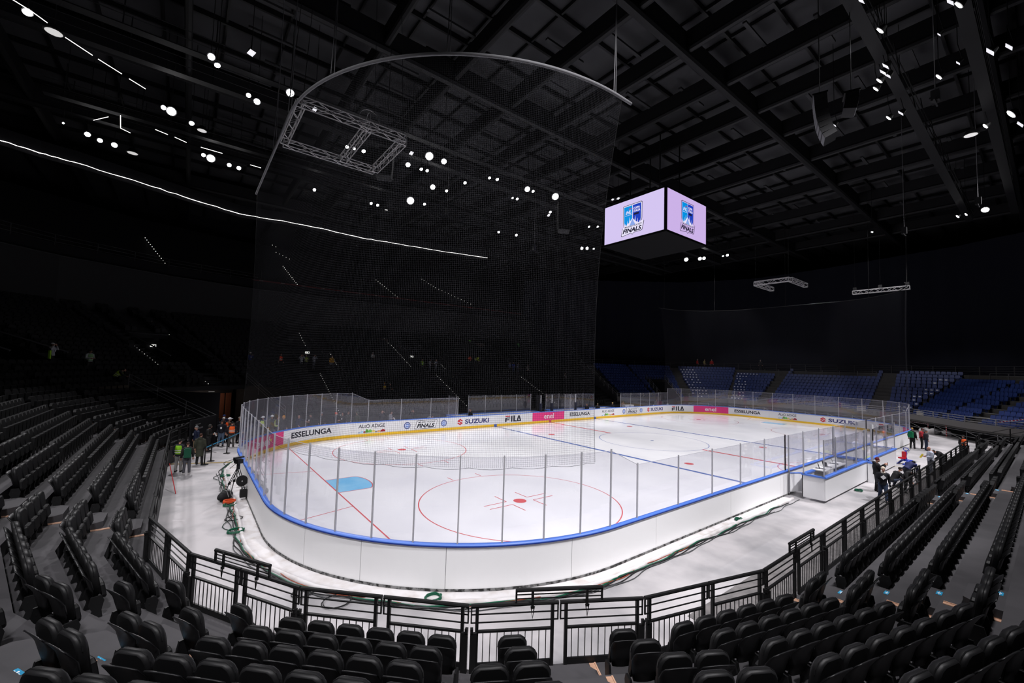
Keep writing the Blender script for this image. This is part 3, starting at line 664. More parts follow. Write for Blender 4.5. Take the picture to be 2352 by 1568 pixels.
for i, t, k0, k1, nm in ((12, T12(-20.8), 1, 12, 'lower aisle below the first bench side portal'), (12, T12(-6.3), 1, 12, 'lower aisle below the second bench side portal'), (12, T12(8.0), 1, 12, 'lower aisle below the third bench side portal'),
    (12, T12(-20.9), 21, 27, 'upper aisle above the first bench side portal'), (12, T12(-8.9), 13, 24, 'flank aisle left of the second bench side portal'), (12, T12(-3.9), 12, 16, 'flank aisle right of the second bench side portal'), (12, T12(-18.4), 12, 19, 'flank aisle right of the first bench side portal'),
    (12, T12(4.9), 12, 27, 'long flank aisle left of the third bench side portal'), (12, T12(10.6), 12, 14, 'flank aisle right of the third bench side portal'), (12, T12(-9.1), 24, 27, 'top aisle above the second bench side portal'), (12, T12(17.4), 17, 26, 'last aisle beside the blue stand'),
    (10, 2.2, 20, 27, 'upper aisle above the corner portal'), (10, -2.3, 12, 20, 'flank aisle left of the corner portal'), (10, -.3, 9, 12, 'lower aisle below the corner portal'), (8, 4.2, 11, 13, 'aisle beside the left portal')):
    dots(i, t, k0, k1, 'string of step lights on the '+nm)

# ------------------------------------------------------------------ upper tiers, walls, drape, roof
def rim(d0, z0, d1, z1, name, m, i0=6, i1=12, xe=None, **kw):
    mb = MB(); V = [(off(i, d0), off(i, d1)) for i in range(i0, i1+2)]
    mb.add([q for a, b in V for q in ((*a, z0), (*b, z1))], [(2*j, 2*j+2, 2*j+3, 2*j+1) for j in range(len(V)-1)]); return mb.build(name, m, **kw)
struct(rim(23.24, 10.2, 23.3, 15.2, 'wall_mezzanine', mat('black_fabric_folds', (.018, .018, .020), .7, .4, bump=(.7, 1.0))))
struct(rim(23.2, 15.2, 24.2, 15.25, 'mezzanine_slab', TERR_K)); struct(rim(24.2, 15.2, 24.2, 16.5, 'mezzanine_parapet', BLACKW))
o = rim(24.2, 15.6, 36, 24.2, 'terrace_upper', TERR_K); struct(o)
mb = MB(); L_ = [off(i, 23.15) for i in range(6, 14)]
for a, b in zip(L_, L_[1:]): mb.tube([(*a, 15.2), (*b, 15.2)], .05, 4)
struct(mb.build('trim_1', cm(64, 64, 66)))
mb = MB(); L_ = [off(i, 24.15) for i in range(6, 13)]
for a, b in zip(L_, L_[1:]):
    for z in (16.6, 16.95, 17.3): mb.tube([(*a, z), (*b, z)], .03, 4)
    for f in (0, .33, .66): p = a.lerp(b, f); mb.tube([(*p, 16.3), (*p, 17.3)], .04, 4)
tag(mb.build('balcony_railing', cm(58, 58, 60)), 'dim three bar railing along the upper balcony on the left', 'railing')
y_ = off(13, 24.1).y; t = thing('barrier_tape', 'long dim red and white barrier tape on posts along the upper balcony', 'barrier tape', (-3, y_, 16.5))
mb = MB(); mb.box((0, 0, .05), (46, .03, .16)); mb.build('tape', cm(92, 22, 24), t)
mb = MB()
for q in range(18): mb.box((-22+q*2.6, -.02, .06), (.5, .03, .14))
mb.build('white_band', cm(110, 90, 88), t)
for q in range(12):
    mb = MB(); mb.tube([(-22+q*3.9, 0, -.4), (-22+q*3.9, 0, 1.3)], .03, 4); mb.build('post', cm(50, 46, 46), t)
for q, (x0, z0, x1, z1) in enumerate(((-37.3, 20.6, -35, 16.9), (-21.6, 20.1, -20.3, 16.9), (-7.3, 20.2, -4.9, 16.7), (4.3, 20.5, 9.8, 17.6), (-23, 23.4, -20.4, 21.9), (2.5, 22.2, 4.3, 20.5), (-40.5, 22.7, -39.6, 21.6))):
    mb = MB(); n = 11 if q < 4 else 6
    for j in range(n+1):
        z = z0+(z1-z0)*j/n; x = x0+(x1-x0)*j/n; d = 24.2+(z-15.6)/8.6*11.8-.12; ii = 12 if x > PL[12][0] else 10
        y = off(13, d).y if ii == 12 else YF+(d-3); mb.ball((x, y-.1, z+.05), .045, 6, 4)
    tag(mb.build('step_light_string', DOT), 'string of step lights in the upper tier, %s from the left' % od([0, 1, 3, 5, 2, 4, 6][q]) if q < 6 else 'short string of step lights at the far left of the upper tier', 'step lights', 'strings of tiny step lights up the aisles')
t = thing('balcony_railing', 'grey railing on the balcony ledge above the second bench side portal', 'railing', (3.2, 42, 10.4))
mb = MB()
for z in (.3, .75, 1.2): mb.tube([(-3.7, 0, z), (3.7, 0, z)], .03, 4)
for x in (-3.7, -1.2, 1.2, 3.7): mb.tube([(x, 0, .2), (x, 0, 1.2)], .03, 4)
mb.build('rails', cm(72, 72, 74), t); mb = MB(); mb.box((0, 0, .2), (7.4, .5, .12)); mb.build('ledge', cm(90, 90, 92), t)
RB = [(-46.4, 32.9, 24.03), (-43.9, 33.9, 24), (-41.8, 34.4, 24), (-37, 36.4, 24), (-33, 38.2, 24), (-28.2, 40, 23.95), (-23.5, 39.5, 24.05), (-18.8, 39.1, 24), (-13.4, 39.3, 23.9), (-9.1, 38.8, 24), (-2.2, 38, 24), (6.4, 36, 24)]
mb = MB(); n = len(RB)
mb.add([(x+dx, y+.25, z+dz) for dz, dx in ((-.35, 0), (1.2, 0)) for x, y, z in RB], [(j, j+1, n+j+1, n+j) for j in range(n-1)]); struct(mb.build('gallery_fascia', BLACKW))
P = [Vector(p) for p in RB]; fine = []
for a, b in zip(P, P[1:]):
    for f in range(6): fine.append(a.lerp(b, f/6)+Vector((0, 0, random.uniform(-.05, .05))))
fine.append(P[-1]); t = thing('led_ribbon', 'long thin glowing white light ribbon running along the upper gallery edge', 'light ribbon', P[4]); b0 = 0
for brk in (3, 23, 31, 39, len(fine)-1):
    mb = MB(); mb.tube([p-P[4] for p in fine[b0:brk+1]], [.022+.014*random.random() for j in range(brk+1-b0)], 5); mb.build('light_segment', LED, t); b0 = brk
for q, L_ in enumerate(([(-39.8, 7.8), (-39.2, 8.3), (-38.8, 8.8)], [(-38.3, 9.6), (-37.4, 10.5)], [(-37.2, 10.7), (-36.3, 11.5)], [(-36.0, 11.8), (-35.3, 12.4)], [(-35.1, 18.1), (-34.4, 18.4)], [(-34, 18.5), (-33.3, 18.9)], [(-32.4, 19.05), (-31, 19.1)], [(-29, 19.9), (-28.2, 19.95)], [(-38.5, 19.5), (-37.6, 18.2)], [(-36.9, 17.4), (-37.1, 19.6), (-36.6, 20.0)])):
    mb = MB(); mb.tube([(x, y, 22.5) for x, y in L_], .02, 4); tag(mb.build('light_strip', LED), 'thin white light strip under the upper left roof, %s from the left' % od(q), 'light strip', 'thin light strips high on the left')
for nm, c, d in (('wall_left', (-64, 0, 14), (.4, 124, 29)), ('wall_right', (66, 0, 14), (.4, 124, 29)), ('wall_back', (1, 61, 14), (130, .4, 29)), ('wall_front', (1, -61, 14), (130, .4, 29))):
    mb = MB(); mb.box(c, d); struct(mb.build(nm, BLACKW))
DR = [(21, 44), (27, 39), (36, 32), (44, 23), (47.5, 12), (47.5, -14), (44, -25), (33, -34), (22, -41)]
mb = MB(); S = []
for a, b in zip(DR, DR[1:]):
    n = int(hypot(b[0]-a[0], b[1]-a[1])/.5); S += [Vector(a).lerp(Vector(b), j/n) for j in range(n)]
V = []
for j, p in enumerate(S):
    r = Vector((p.x-10, p.y)).normalized()*(.10*sin(j*1.3)+.05*sin(j*3.1)); V += [(p.x+r.x, p.y+r.y, 0), (p.x+r.x, p.y+r.y, 23.5+.4*sin(j*.05))]
mb.add(V, [(2*j, 2*j+2, 2*j+3, 2*j+1) for j in range(len(S)-1)]); o = mb.build('black_drape', DRAPE, smooth=True); tag(o, 'huge black drape hanging behind the blue seats from roof to floor', 'drape')
mb = MB(); mb.box((1, 0, 28.6), (130, 124, .5)); struct(mb.build('ceiling', ROOFD))
mb = MB()
for y in (-43.6, -31.6, -19.6, -7.8, 4, 16, 28, 40): mb.box((0, y, 26.7), (126, .38, 1.3)); mb.tube([(-63, y, 25.95), (63, y, 25.95)], .26, 8)
for x in (-43.4, -33.4, -23.4, -18.4, -13.4, -8.4, -3.4, 1.6, 6.6, 13, 21, 29, 37, 45): mb.box((x, 0, 26.95), (.30, 120, 1.1)); mb.tube([(x, -60, 26.3), (x, 60, 26.3)], .21, 8)
struct(mb.build('roof_girders', BEAM)); mb = MB()
for q, y in enumerate([-38+2.9*j for j in range(27)]): mb.box((0, y, 28.15), (126, .16, .35))
for x in [-48+3.3*j for j in range(30)]: mb.box((x, 0, 28.2), (.12, 120, .25))
struct(mb.build('roof_purlins', STEEL_K)); mb = MB()
for q, y in enumerate([-36.6+2.9*j for j in range(26)]):
    for x in [-30+8.4*j+(q % 3)*1.3 for j in range(9)]: mb.box((x, y, 27.5), (3.4, .22, .14))
struct(mb.build('roof_battens', cm(46, 46, 48)))
mb = MB()
for y in (-19.4, -16.2, 8.3, 11.2, 19.6, 21.9):
    mb.box((-3, y, 23.5), (76, .55, .06))
    for dz in (.5, 1.0): mb.tube([(-41, y-.28, 23.5+dz), (35, y-.28, 23.5+dz)], .025, 4)
    for x in range(-40, 36, 4): mb.tube([(x, y-.28, 23.5), (x, y, 26)], .03, 4)
struct(mb.build('catwalk_floor', BEAM))

# ------------------------------------------------------------------ floodlights on the catwalks
LA = [('m',-39.4,8.5,22.5,0.55),('g',-38.7,9.5,22.5,1.34),('b',-32.2,6.3,22.5,0.43),('m',-31.9,6.9,22.5,0.44),('p',-30.5,4.5,22.5,0.42),('b',-30.2,8.9,22.5,0.33),('b',-29.7,9.3,22.5,0.45),('b',-28.2,6.9,22.5,0.54),('b',-34.5,14.2,22.5,0.35),('b',-34.1,14.4,22.5,0.65),('m',-33,15.3,22.5,0.46),('g',-32.4,16,22.5,0.76),('m',-39.2,22.5,22.5,0.52),('s',-38.6,23.1,22.5,0.4),('m',-37.8,23.3,22.5,0.55),('g',-36.8,24.1,22.5,0.93),('m',-32.2,20.5,22.5,0.43),('b',-31.7,20.8,22.5,0.72),('m',-30.4,21.2,22.5,0.48),('m',-29.7,21.3,22.5,0.49),('m',-23.5,21.8,22.5,0.42),('s',-40.3,21.5,22.5,0.16),('p',-26.6,7.7,22.5,0.34),('m',-23.5,11.3,22.5,0.4),('m',-23,11.2,22.5,0.34),('m',-22.3,11.1,22.5,0.44),('p',-19.3,8.9,22.5,0.38),('b',-18.7,10.9,22.5,0.47),('b',-18,8.4,22.5,0.76),('b',-16.7,8.4,22.5,0.53),('m',-17.5,10.9,22.5,0.41),('m',-17,10.8,22.5,0.41),('b',-15.1,13.5,22.5,0.57),('m',-13.7,13.4,22.5,0.41),('b',-15.3,18,22.5,0.88),('m',-13.8,17.9,22.5,0.41),('m',-18.1,21.5,22.5,0.41),('m',-17.4,21.5,22.5,0.41),('g',-16.2,22.2,22.5,0.47),('m',-13.3,10.7,22.5,0.43),('m',-11.5,8.2,22.5,0.42),('s',-12.2,8.4,22.5,0.31),('b',-8.2,8,22.5,0.61),('m',-7.5,8,22.5,0.41),('b',-5.1,7.5,22.5,0.8),('m',-7.5,10.4,22.5,0.39),('s',-8,10.5,22.5,0.26),('m',-2.7,10.8,22.5,0.42),('p',-2.2,11.6,22.5,0.38),('m',-2.8,20,22.5,0.43),('s',-0.5,19.4,22.5,0.38),('b',1.4,13.2,22.5,0.36),('m',3.8,11.2,22.5,0.35),('m',4.5,10.5,22.5,0.35),('b',9.7,17.8,22.5,0.48),('b',10.2,17.3,22.5,0.48),('s',11,16.8,22.5,0.3),('b',25,11.3,22.5,0.71),('b',25.9,9.7,22.5,0.63),('b',26.1,9.2,22.5,0.57),('b',26.8,6.2,22.5,0.43),('s',26.8,6.8,22.5,0.31),('p',-0.5,4.3,22.5,0.3),('p',-0.3,3.8,22.5,0.34),('p',-9.8,-16.8,22.5,0.38),('p',-6.8,-19.2,22.5,0.42),('m',-6.3,-19.4,22.5,0.54),('m',-7.1,-16.9,22.5,0.54),('p',-3.9,-16.5,22.5,0.46),('p',-3.4,-16.3,22.5,0.47),('p',-2.9,-16.4,22.5,0.43),('m',-2.7,-16,22.5,0.53),('m',-2,-15.7,22.5,0.5),('p',2,-16.1,22.5,0.43),('m',2.1,-15.5,22.5,0.5),('p',0.5,-13.1,22.5,0.32),('m',-0.7,-18.1,22.5,0.52),('p',-1.3,-20,22.5,0.52),('p',-1.1,-20.6,22.5,0.47),('p',-4.7,-18.6,22.5,0.21),('p',-1.4,-18.9,22.5,0.27),('m',7.1,-20.3,22.5,0.81),('p',9.1,-20.6,22.5,0.5),('m',7.8,-19.2,22.5,0.51),('g',8.6,-18.5,22.5,1),('b',27.9,-17.8,22.5,0.67),('s',28.3,-16.5,22.5,0.35),('s',28.5,-15.9,22.5,0.4),('s',28.5,-9.2,22.5,0.25)]
KN = {'b': 'bright floodlight', 'm': 'slim floodlight', 's': 'small spot lamp', 'p': 'square panel lamp', 'g': 'faintly glowing dish lamp'}
zone = lambda x, y: 'over the penalty side' if y < -10 else 'on the upper left catwalk' if x < -26 else 'between truss and scoreboard' if x < -3.5 else 'left of the scoreboard' if y > 11.9 or x < 12 else 'below the scoreboard at the far end'
cnt = {}; LA.sort(key=lambda q: (Vector(q[1:4])-CAMP).dot(rt)/(Vector(q[1:4])-CAMP).dot(fw))
for k, x, y, z, s in LA:
    key = (KN[k], zone(x, y)); cnt[key] = cnt.get(key, -1)+1
    t = thing('floodlight', '%s %s, %s from the left' % (KN[k], key[1], od(cnt[key])), 'lamp', (x, y, z), 0, 'floodlights hung below the roof')
    aim = Vector((x*.6-10, -15, 0)) if k == 'b' else Vector((x*.75-3, 12, 0)) if y < -10 else Vector((x*.8-2, -4, 0)); r = min(s, .9)/2*(.62 if k == 'm' else .74)
    n = (aim-Vector((x, y, z))).normalized()
    if k == 'g': n = Vector((0, 0, -1))
    rot = n.to_track_quat('Z', 'Y').to_matrix()
    mb = MB(); sh = [rot @ Vector((r*1.25*cos(j*pi/6), r*1.25*sin(j*pi/6), -.02)) for j in range(12)]; bk = [rot @ Vector((r*.6*cos(j*pi/6), r*.6*sin(j*pi/6), -.5*r-.18)) for j in range(12)]
    mb.add(sh+bk, [(j, (j+1) % 12, 12+(j+1) % 12, 12+j) for j in range(12)]+[tuple(range(23, 11, -1))])
    mb.tube([rot @ Vector((0, 0, -.2)), Vector((0, 0, 1.05)), Vector((0, 0, 28.3-z))], .018, 4); mb.build('housing', STEEL_K, t)
    mb = MB()
    if k == 'p': mb.add([rot @ Vector((a*r, b*r*1.1, .0)) for a, b in ((-1, -1), (1, -1), (1, 1), (-1, 1))], [(0, 1, 2, 3)])
    else: mb.add([rot @ Vector((r*cos(j*pi/10), r*sin(j*pi/10), 0)) for j in range(20)], [tuple(range(20))])
    mb.build('lens', LAMP2 if k == 'p' else LAMP3 if k == 'g' else LAMP, t)
def spot(x, y, z, tx, ty, p, size, blend=.35, rr=.35, col=(1, .975, 1)):
    l = bpy.data.lights.new('flood_beam', 'SPOT'); l.energy = p; l.spot_size = rad(size); l.spot_blend = blend; l.shadow_soft_size = rr; l.color = col
    o = bpy.data.objects.new('flood_beam', l); C.objects.link(o); o.location = (x, y, z); o.rotation_euler = (Vector((tx, ty, 0))-Vector((x, y, z))).to_track_quat('-Z', 'Y').to_euler()
for x in (-31, -19, -7, 5, 17, 28):
    spot(x, 19.6, 22.2, x*.93, 4, 11800, 62)
for x in (-36, -24, -12, 0, 12, 25):
    spot(x, -24, 22.2, x*.88, -9, 19000 if x > -20 else 15000, 64, rr=.6)
spot(-44, 6, 22.2, -27, 2, 8000, 60, rr=.6); spot(-43, -14, 22.2, -27, -6, 8000, 60, rr=.6); spot(42, 0, 22.2, 27, 0, 7000, 70, rr=.6); spot(24, 9, 22.2, 40, 9, 3600, 62, rr=.6); spot(24, -9, 22.2, 38, -13, 3600, 62, rr=.6)  # last pair of spots is added to brighten the blue stand
c_ = (off(10, 7.4)+off(11, 7.4))/2; t = thing('ceiling_lamp', 'dim warm lamp under the stand above the orange entrance doors', 'lamp', (*c_, 3.0)); mb = MB(); mb.box((0, 0, .05), (.5, .2, .06)); mb.build('housing', STEEL_K, t); mb = MB(); mb.box((0, 0, .01), (.44, .16, .02)); mb.build('diffuser', LAMP3, t)
l = bpy.data.lights.new('lamp_glow', 'POINT'); l.energy = 45; l.color = (1, .8, .62); l.shadow_soft_size = .1; o = bpy.data.objects.new('lamp_glow', l); C.objects.link(o); o.location = (c_.x, c_.y, 2.8)



# ------------------------------------------------------------------ blue grandstand at the far end
BL = [(20.8, 20.2), (28, 18.2), (33, 15.3), (36.2, 10.5), (36.2, -10.5), (32.8, -13.2), (29.3, -15.9), (25.5, -20.2)]
NB = len(BL)-1; BD = [(Vector(BL[i+1])-Vector(BL[i])).normalized() for i in range(NB)]; BN = [Vector((-d.y, d.x)) for d in BD]
def boff(i, d):
    if i == 0: n = BN[0]*d
    elif i == NB: n = BN[-1]*d
    else: n = (BN[i-1]+BN[i]).normalized(); n = n*(d/n.dot(BN[i]))
    return Vector(BL[i])+n
def bpt(i, t, d): return (Vector(BL[i])+Vector(BL[i+1]))/2+BD[i]*t+BN[i]*d
def bhalf(i, d, s): return ((boff(i if s < 0 else i+1, d))-(Vector(BL[i])+Vector(BL[i+1]))/2).dot(BD[i])
BZ, BR, BT, BK = 1.5, .43, .75, 12
BHOLE = {1: (-2.0, 1.4, 0, 6)}
mb = MB()
for i in range(NB):
    for k in range(BK+1):
        d0, d1, z = BT*k, BT*(k+1)+(1.2 if k == BK else 0), BZ+BR*k; a, b = bhalf(i, d0, -1), bhalf(i, d0, 1); ivs = [(a, b)]
        if i in BHOLE and BHOLE[i][2] <= k <= BHOLE[i][3]: ivs = [(a, BHOLE[i][0]), (BHOLE[i][1], b)]
        for u, v in ivs:
            U = bhalf(i, d1, -1) if u == a else u; V = bhalf(i, d1, 1) if v == b else v
            mb.add([(*bpt(i, u, d0), z), (*bpt(i, v, d0), z), (*bpt(i, V, d1), z), (*bpt(i, U, d1), z)], [(0, 1, 2, 3)])
            mb.add([(*bpt(i, u, d0), z-BR), (*bpt(i, v, d0), z-BR), (*bpt(i, v, d0), z), (*bpt(i, u, d0), z)], [(0, 1, 2, 3)])
struct(mb.build('grandstand_decking', mat('grey_decking', (.060, .058, .055), .8, .3)))
mb = MB(); V = [boff(i, -.04) for i in range(NB+1)]; V[1:1] = []
for i in range(NB):
    a, b = V[i], V[i+1]
    segs = [(0, 1)] if i != 1 else [(0, (BHOLE[1][0]-bhalf(1, 0, -1))/(a-b).length), ((BHOLE[1][1]-bhalf(1, 0, -1))/(a-b).length, 1)]
    for f0, f1 in segs:
        p, q = a.lerp(b, f0), a.lerp(b, f1); mb.box((*((p+q)/2), 1.58), ((q-p).length, .06, .62), math.atan2((q-p).y, (q-p).x))
struct(mb.build('grandstand_fascia', cm(104, 102, 101)))
def rail_run(a, b, z, lab, h=(.35, .6, .85), za=None, step=2.0, m_=None):
    t = thing('guard_railing', lab, 'railing', (a[0], a[1], z)); A = Vector((0, 0, 0)); B = Vector((b[0]-a[0], b[1]-a[1], (za if za is not None else z)-z))
    mb = MB()
    for q in h: mb.tube([A+Vector((0, 0, q)), B+Vector((0, 0, q))], .024, 4)
    mb.build('rails', m_ or GREYSTEEL, t); n = max(1, int(B.length/step))
    for q in range(n+1): mb = MB(); p = A.lerp(B, q/n); mb.box((p.x, p.y, p.z+h[-1]/2), (.07, .07, h[-1]), math.atan2(B.y, B.x)); mb.build('post', m_ or GREYSTEEL, t)
nm = ['leftmost section', 'section with the stairway opening', 'left corner section', 'long middle section', 'right corner section', 'section nearest the scaffold end', 'rightmost section']
for i in range(NB):
    if i != 1: rail_run(boff(i, -.05), boff(i+1, -.05), 1.9, 'grey three bar railing along the front of the blue stand, '+nm[i], (.1, .33, .56))
    rail_run(boff(i, BT*(BK+1)+.9), boff(i+1, BT*(BK+1)+.9), BZ+BR*BK, 'dim railing along the back of the blue stand, '+nm[i], (.5, .8, 1.1), m_=cm(66, 66, 68))
a, b = boff(0, 0), boff(0, BT*(BK+1)+.9); rail_run(a, b, 1.6, 'sloping grey stair railing at the left edge of the blue stand', (.3, .65, 1.0), BZ+BR*BK+.1, 1.3)
mb = MB(); mb.add([(*a, .2), (*b, .2), (*b, BZ+BR*BK+.5), (*a, BZ+.5)], [(0, 1, 2, 3)]); struct(mb.build('grandstand_side', cm(78, 78, 82)))
for q, t_ in enumerate((BHOLE[1][0], BHOLE[1][1])):
    rail_run(bpt(1, t_, 0), bpt(1, t_, BT*7), 1.6, 'sloping railing on the %s of the stairway opening in the blue stand' % ('left', 'right')[q], (.3, .65, 1.0), BZ+BR*6.7, 1.3)
    mb = MB(); mb.add([(*bpt(1, t_, 0), FZ), (*bpt(1, t_, BT*7), FZ), (*bpt(1, t_, BT*7), BZ+BR*7), (*bpt(1, t_, 0), BZ+.3)], [(0, 1, 2, 3)]); struct(mb.build('stairway_side', cm(70, 70, 74)))
mb = MB(); mb.add([(*bpt(1, BHOLE[1][0], BT*7), FZ), (*bpt(1, BHOLE[1][1], BT*7), FZ), (*bpt(1, BHOLE[1][1], BT*7), BZ+BR*7), (*bpt(1, BHOLE[1][0], BT*7), BZ+BR*7)], [(0, 1, 2, 3)])
struct(mb.build('stairway_back', BLACKW))
mb = MB(); mb.add([p for i in range(NB+1) for p in ((*boff(i, 1.2), FZ), (*boff(i, 1.2), BZ))], [(2*j, 2*j+2, 2*j+3, 2*j+1) for j in range(NB)]); struct(mb.build('grandstand_understructure', BLACKW))
for i in range(2, NB):
    a, b = boff(i, .05), boff(i+1, .05); n = max(1, int((b-a).length/2.4)); t = thing('scaffold_frame', 'grey scaffold frame under the blue stand, '+nm[i], 'scaffold', (*a, FZ)); mb = MB(); d2 = MB(); B = b-a
    for q in range(n+1): p = B*(q/n); mb2 = MB(); mb2.tube([(*p, 0), (*p, 1.35)], .035, 6); mb2.build('upright', GREYSTEEL, t)
    for z in (.5, 1.0): mb.tube([(0, 0, z), (B.x, B.y, z)], .022, 4)
    for q in range(n): p, w_ = B*(q/n), B*((q+1)/n); mb.tube([(*p, 1.0), (*w_, .05)], .02, 4)
    mb.build('braces', GREYSTEEL, t)
# mid platform railings on the blue stand
for q, (i, t0, t1) in enumerate(((3, -4.3, 6.2), (3, -10.2, -6.0), (4, -1.5, 3.2), (5, 0, 4.5))):
    a, b = bpt(i, t0, BT*10.2), bpt(i, t1, BT*10.2); rail_run(a, b, BZ+BR*10, 'grey platform railing high on the blue stand, %s from the left' % od([1, 0, 2, 3][q]), (.45, .75, 1.05), m_=cm(78, 78, 80))
def blue_seat(mb, T):
    P = [(-.21, .42), (.21, .42), (.225, .60), (.19, .80), (-.19, .80), (-.225, .60)]
    mb.add([T(u, -.10-.18*(w-.42), w) for u, w in P]+[T(u, -.14-.18*(w-.42), w) for u, w in P], [(0, 1, 2, 3, 4, 5), (11, 10, 9, 8, 7, 6)]+[(j, j+6, (j+1) % 6+6, (j+1) % 6) for j in range(6)])
    Q = [(-.21, -.12), (.21, -.12), (.22, .14), (.17, .26), (-.17, .26), (-.22, .14)]
    mb.add([T(u, v, .40+.06*(v > .2)-.02*(abs(v) < .1)) for u, v in Q]+[T(u, v, .35) for u, v in Q], [(0, 1, 2, 3, 4, 5), (11, 10, 9, 8, 7, 6)]+[(j, j+6, (j+1) % 6+6, (j+1) % 6) for j in range(6)])
    mb.add([T(-.15, .03, .36), T(.15, .03, .36), T(.15, .03, 0), T(-.15, .03, 0)], [(0, 1, 2, 3)])
BA = {3: [(-1, 5.0, 6.3), (-1, -8.2, -6.9)]}
BS = []; sheets = []
for i in range(NB):
    m_ = (Vector(BL[i])+Vector(BL[i+1]))/2
    for k in range(BK):
        d = BT*k+.42; a, b = bhalf(i, d, -1), bhalf(i, d, 1); z = BZ+BR*k; cuts = []
        if i == 3: cuts = [((y1-m_.y)*BD[3].y, (y0-m_.y)*BD[3].y) for _, y0, y1 in BA[3]]
        if i == 2: cuts = [(a-1, a+.7)]
        if i == 1: cuts = [(b-.6, b+1)]+([(BHOLE[1][0]-.2, BHOLE[1][1]+.2)] if k <= 6 else [])
        if i == 5: cuts = [(b-.8, b+1)]
        if i == 6: cuts = [(a-1, a+.7)]
        if i == 0: cuts = [(a-1, a+1.3)]
        iv = [(a+.1, b-.1)]
        for c0, c1 in sorted(cuts):
            new = []
            for u, v in iv:
                if c1 <= u or c0 >= v: new.append((u, v)); continue
                if c0 > u: new.append((u, c0))
                if c1 < v: new.append((c1, v))
            iv = new
        blk = 0
        for u, v in iv:
            n = int((v-u)/.5)
            for j in range(n):
                t = u+((v-u)-n*.5)/2+(j+.5)*.5; p = bpt(i, t, d)
                if k >= 10 and i == 3 and (-4.5 < t < 6.4 or t < -5.8): continue
                if k >= 10 and i in (4, 5): continue
                D = in_view(p.x, p.y, z+.5, .05)
                if D is None: continue
                BS.append((D, p.x, p.y, z, math.atan2(-BN[i].y, -BN[i].x)-pi/2, k, j, nm[i], blk, i, n))
            blk += 1
BS.sort(key=lambda s: s[0])
pm = MB(); blue_seat(pm, lambda u, v, w: (u, v, w)); bmesh_ = pm.mesh('blue_seat', SEAT_B); mass = MB(); nb = 0
lowS = mat('seat_sticker_white', (.75, .76, .8), .5, .3)
for D, x, y, z, ang, k, j, sec, blk, i, n in BS:
    if nb < 300:
        o = bpy.data.objects.new('grandstand_seat', bmesh_); C.objects.link(o); o.location = (x, y, z); o.rotation_euler = (0, 0, ang)
        tag(o, 'blue plastic seat, %s from left in %s row, %s%s' % (od(j) if j < 39 else str(j), od(k), 'blue stand '+sec if len(sec) < 22 else sec, '' if blk == 0 else ', part %s' % 'xbc'[blk] if blk < 3 else ''), 'blue seat', 'blue seats of the far grandstand'); nb += 1
    else: blue_seat(mass, lambda u, v, w: (x+u*cos(ang)-v*sin(ang), y+u*sin(ang)+v*cos(ang), z+w))
tag(mass.build('grandstand_seats', SEAT_B), 'many more blue plastic seats filling the distant rows of the far grandstand', 'blue seats', kind='stuff')
q = 0
for D, x, y, z, ang, k, j, sec, blk, i, n in BS:
    s = (i == 2 and j < 5 and k < 11 and random.random() < .85) or (i == 3 and blk == 2 and j > n-4 and random.random() < .35) or (i == 3 and blk == 0 and j < 4+(k == 9)*3 and k < 10 and random.random() < .9) or (i == 1 and k == 4 and 3 < j < 8 and blk == 1)
    if not s: continue
    mb = MB(); mb.box((0, -.112, .60), (.22, .012, .13))
    o = mb.build('seat_sign', lowS, loc=(x, y, z), rz=ang); q += 1
    tag(o, 'white sheet on a blue seat, %s row, %s from left, %s%s' % (od(k), od(j), sec, ('', ' middle part', ' right part')[blk]), 'sheet', 'white sheets on the blue seats')

# ------------------------------------------------------------------ hanging scoreboard cube
sb = thing('scoreboard', 'hanging black scoreboard cube with lilac screens over centre ice', 'scoreboard', (0, 0, 17))
mb = MB(); mb.box((0, 0, 1.85), (6.3, 6.3, 3.7)); mb.box((0, 0, 4.1), (3.2, 3.2, .8)); mb.build('body', mat('scoreboard_black', (.003, .003, .0035), .9, .1), sb)
mb = MB()
for x in (-1.5, 1.5):
    for y in (-1.5, 1.5): mb.tube([(x, y, 4.4), (x, y, 9.2)], .06, 5)
mb.build('hoist_cables', STEEL_K, sb)
E_INK, E_CY, E_RO, E_WH, E_RE, E_GR = em('screen_ink', (.012, .010, .03)), em('screen_cyan', (.0, .28, .75)), em('screen_royal', (.012, .05, .50)), em('screen_white', (.80, .76, .95)), em('screen_red', (.5, .03, .15)), em('screen_soft_blue', (.25, .38, .8))
SCR = [SCREEN, em('screen_pink_lilac', (.60, .44, .80))]
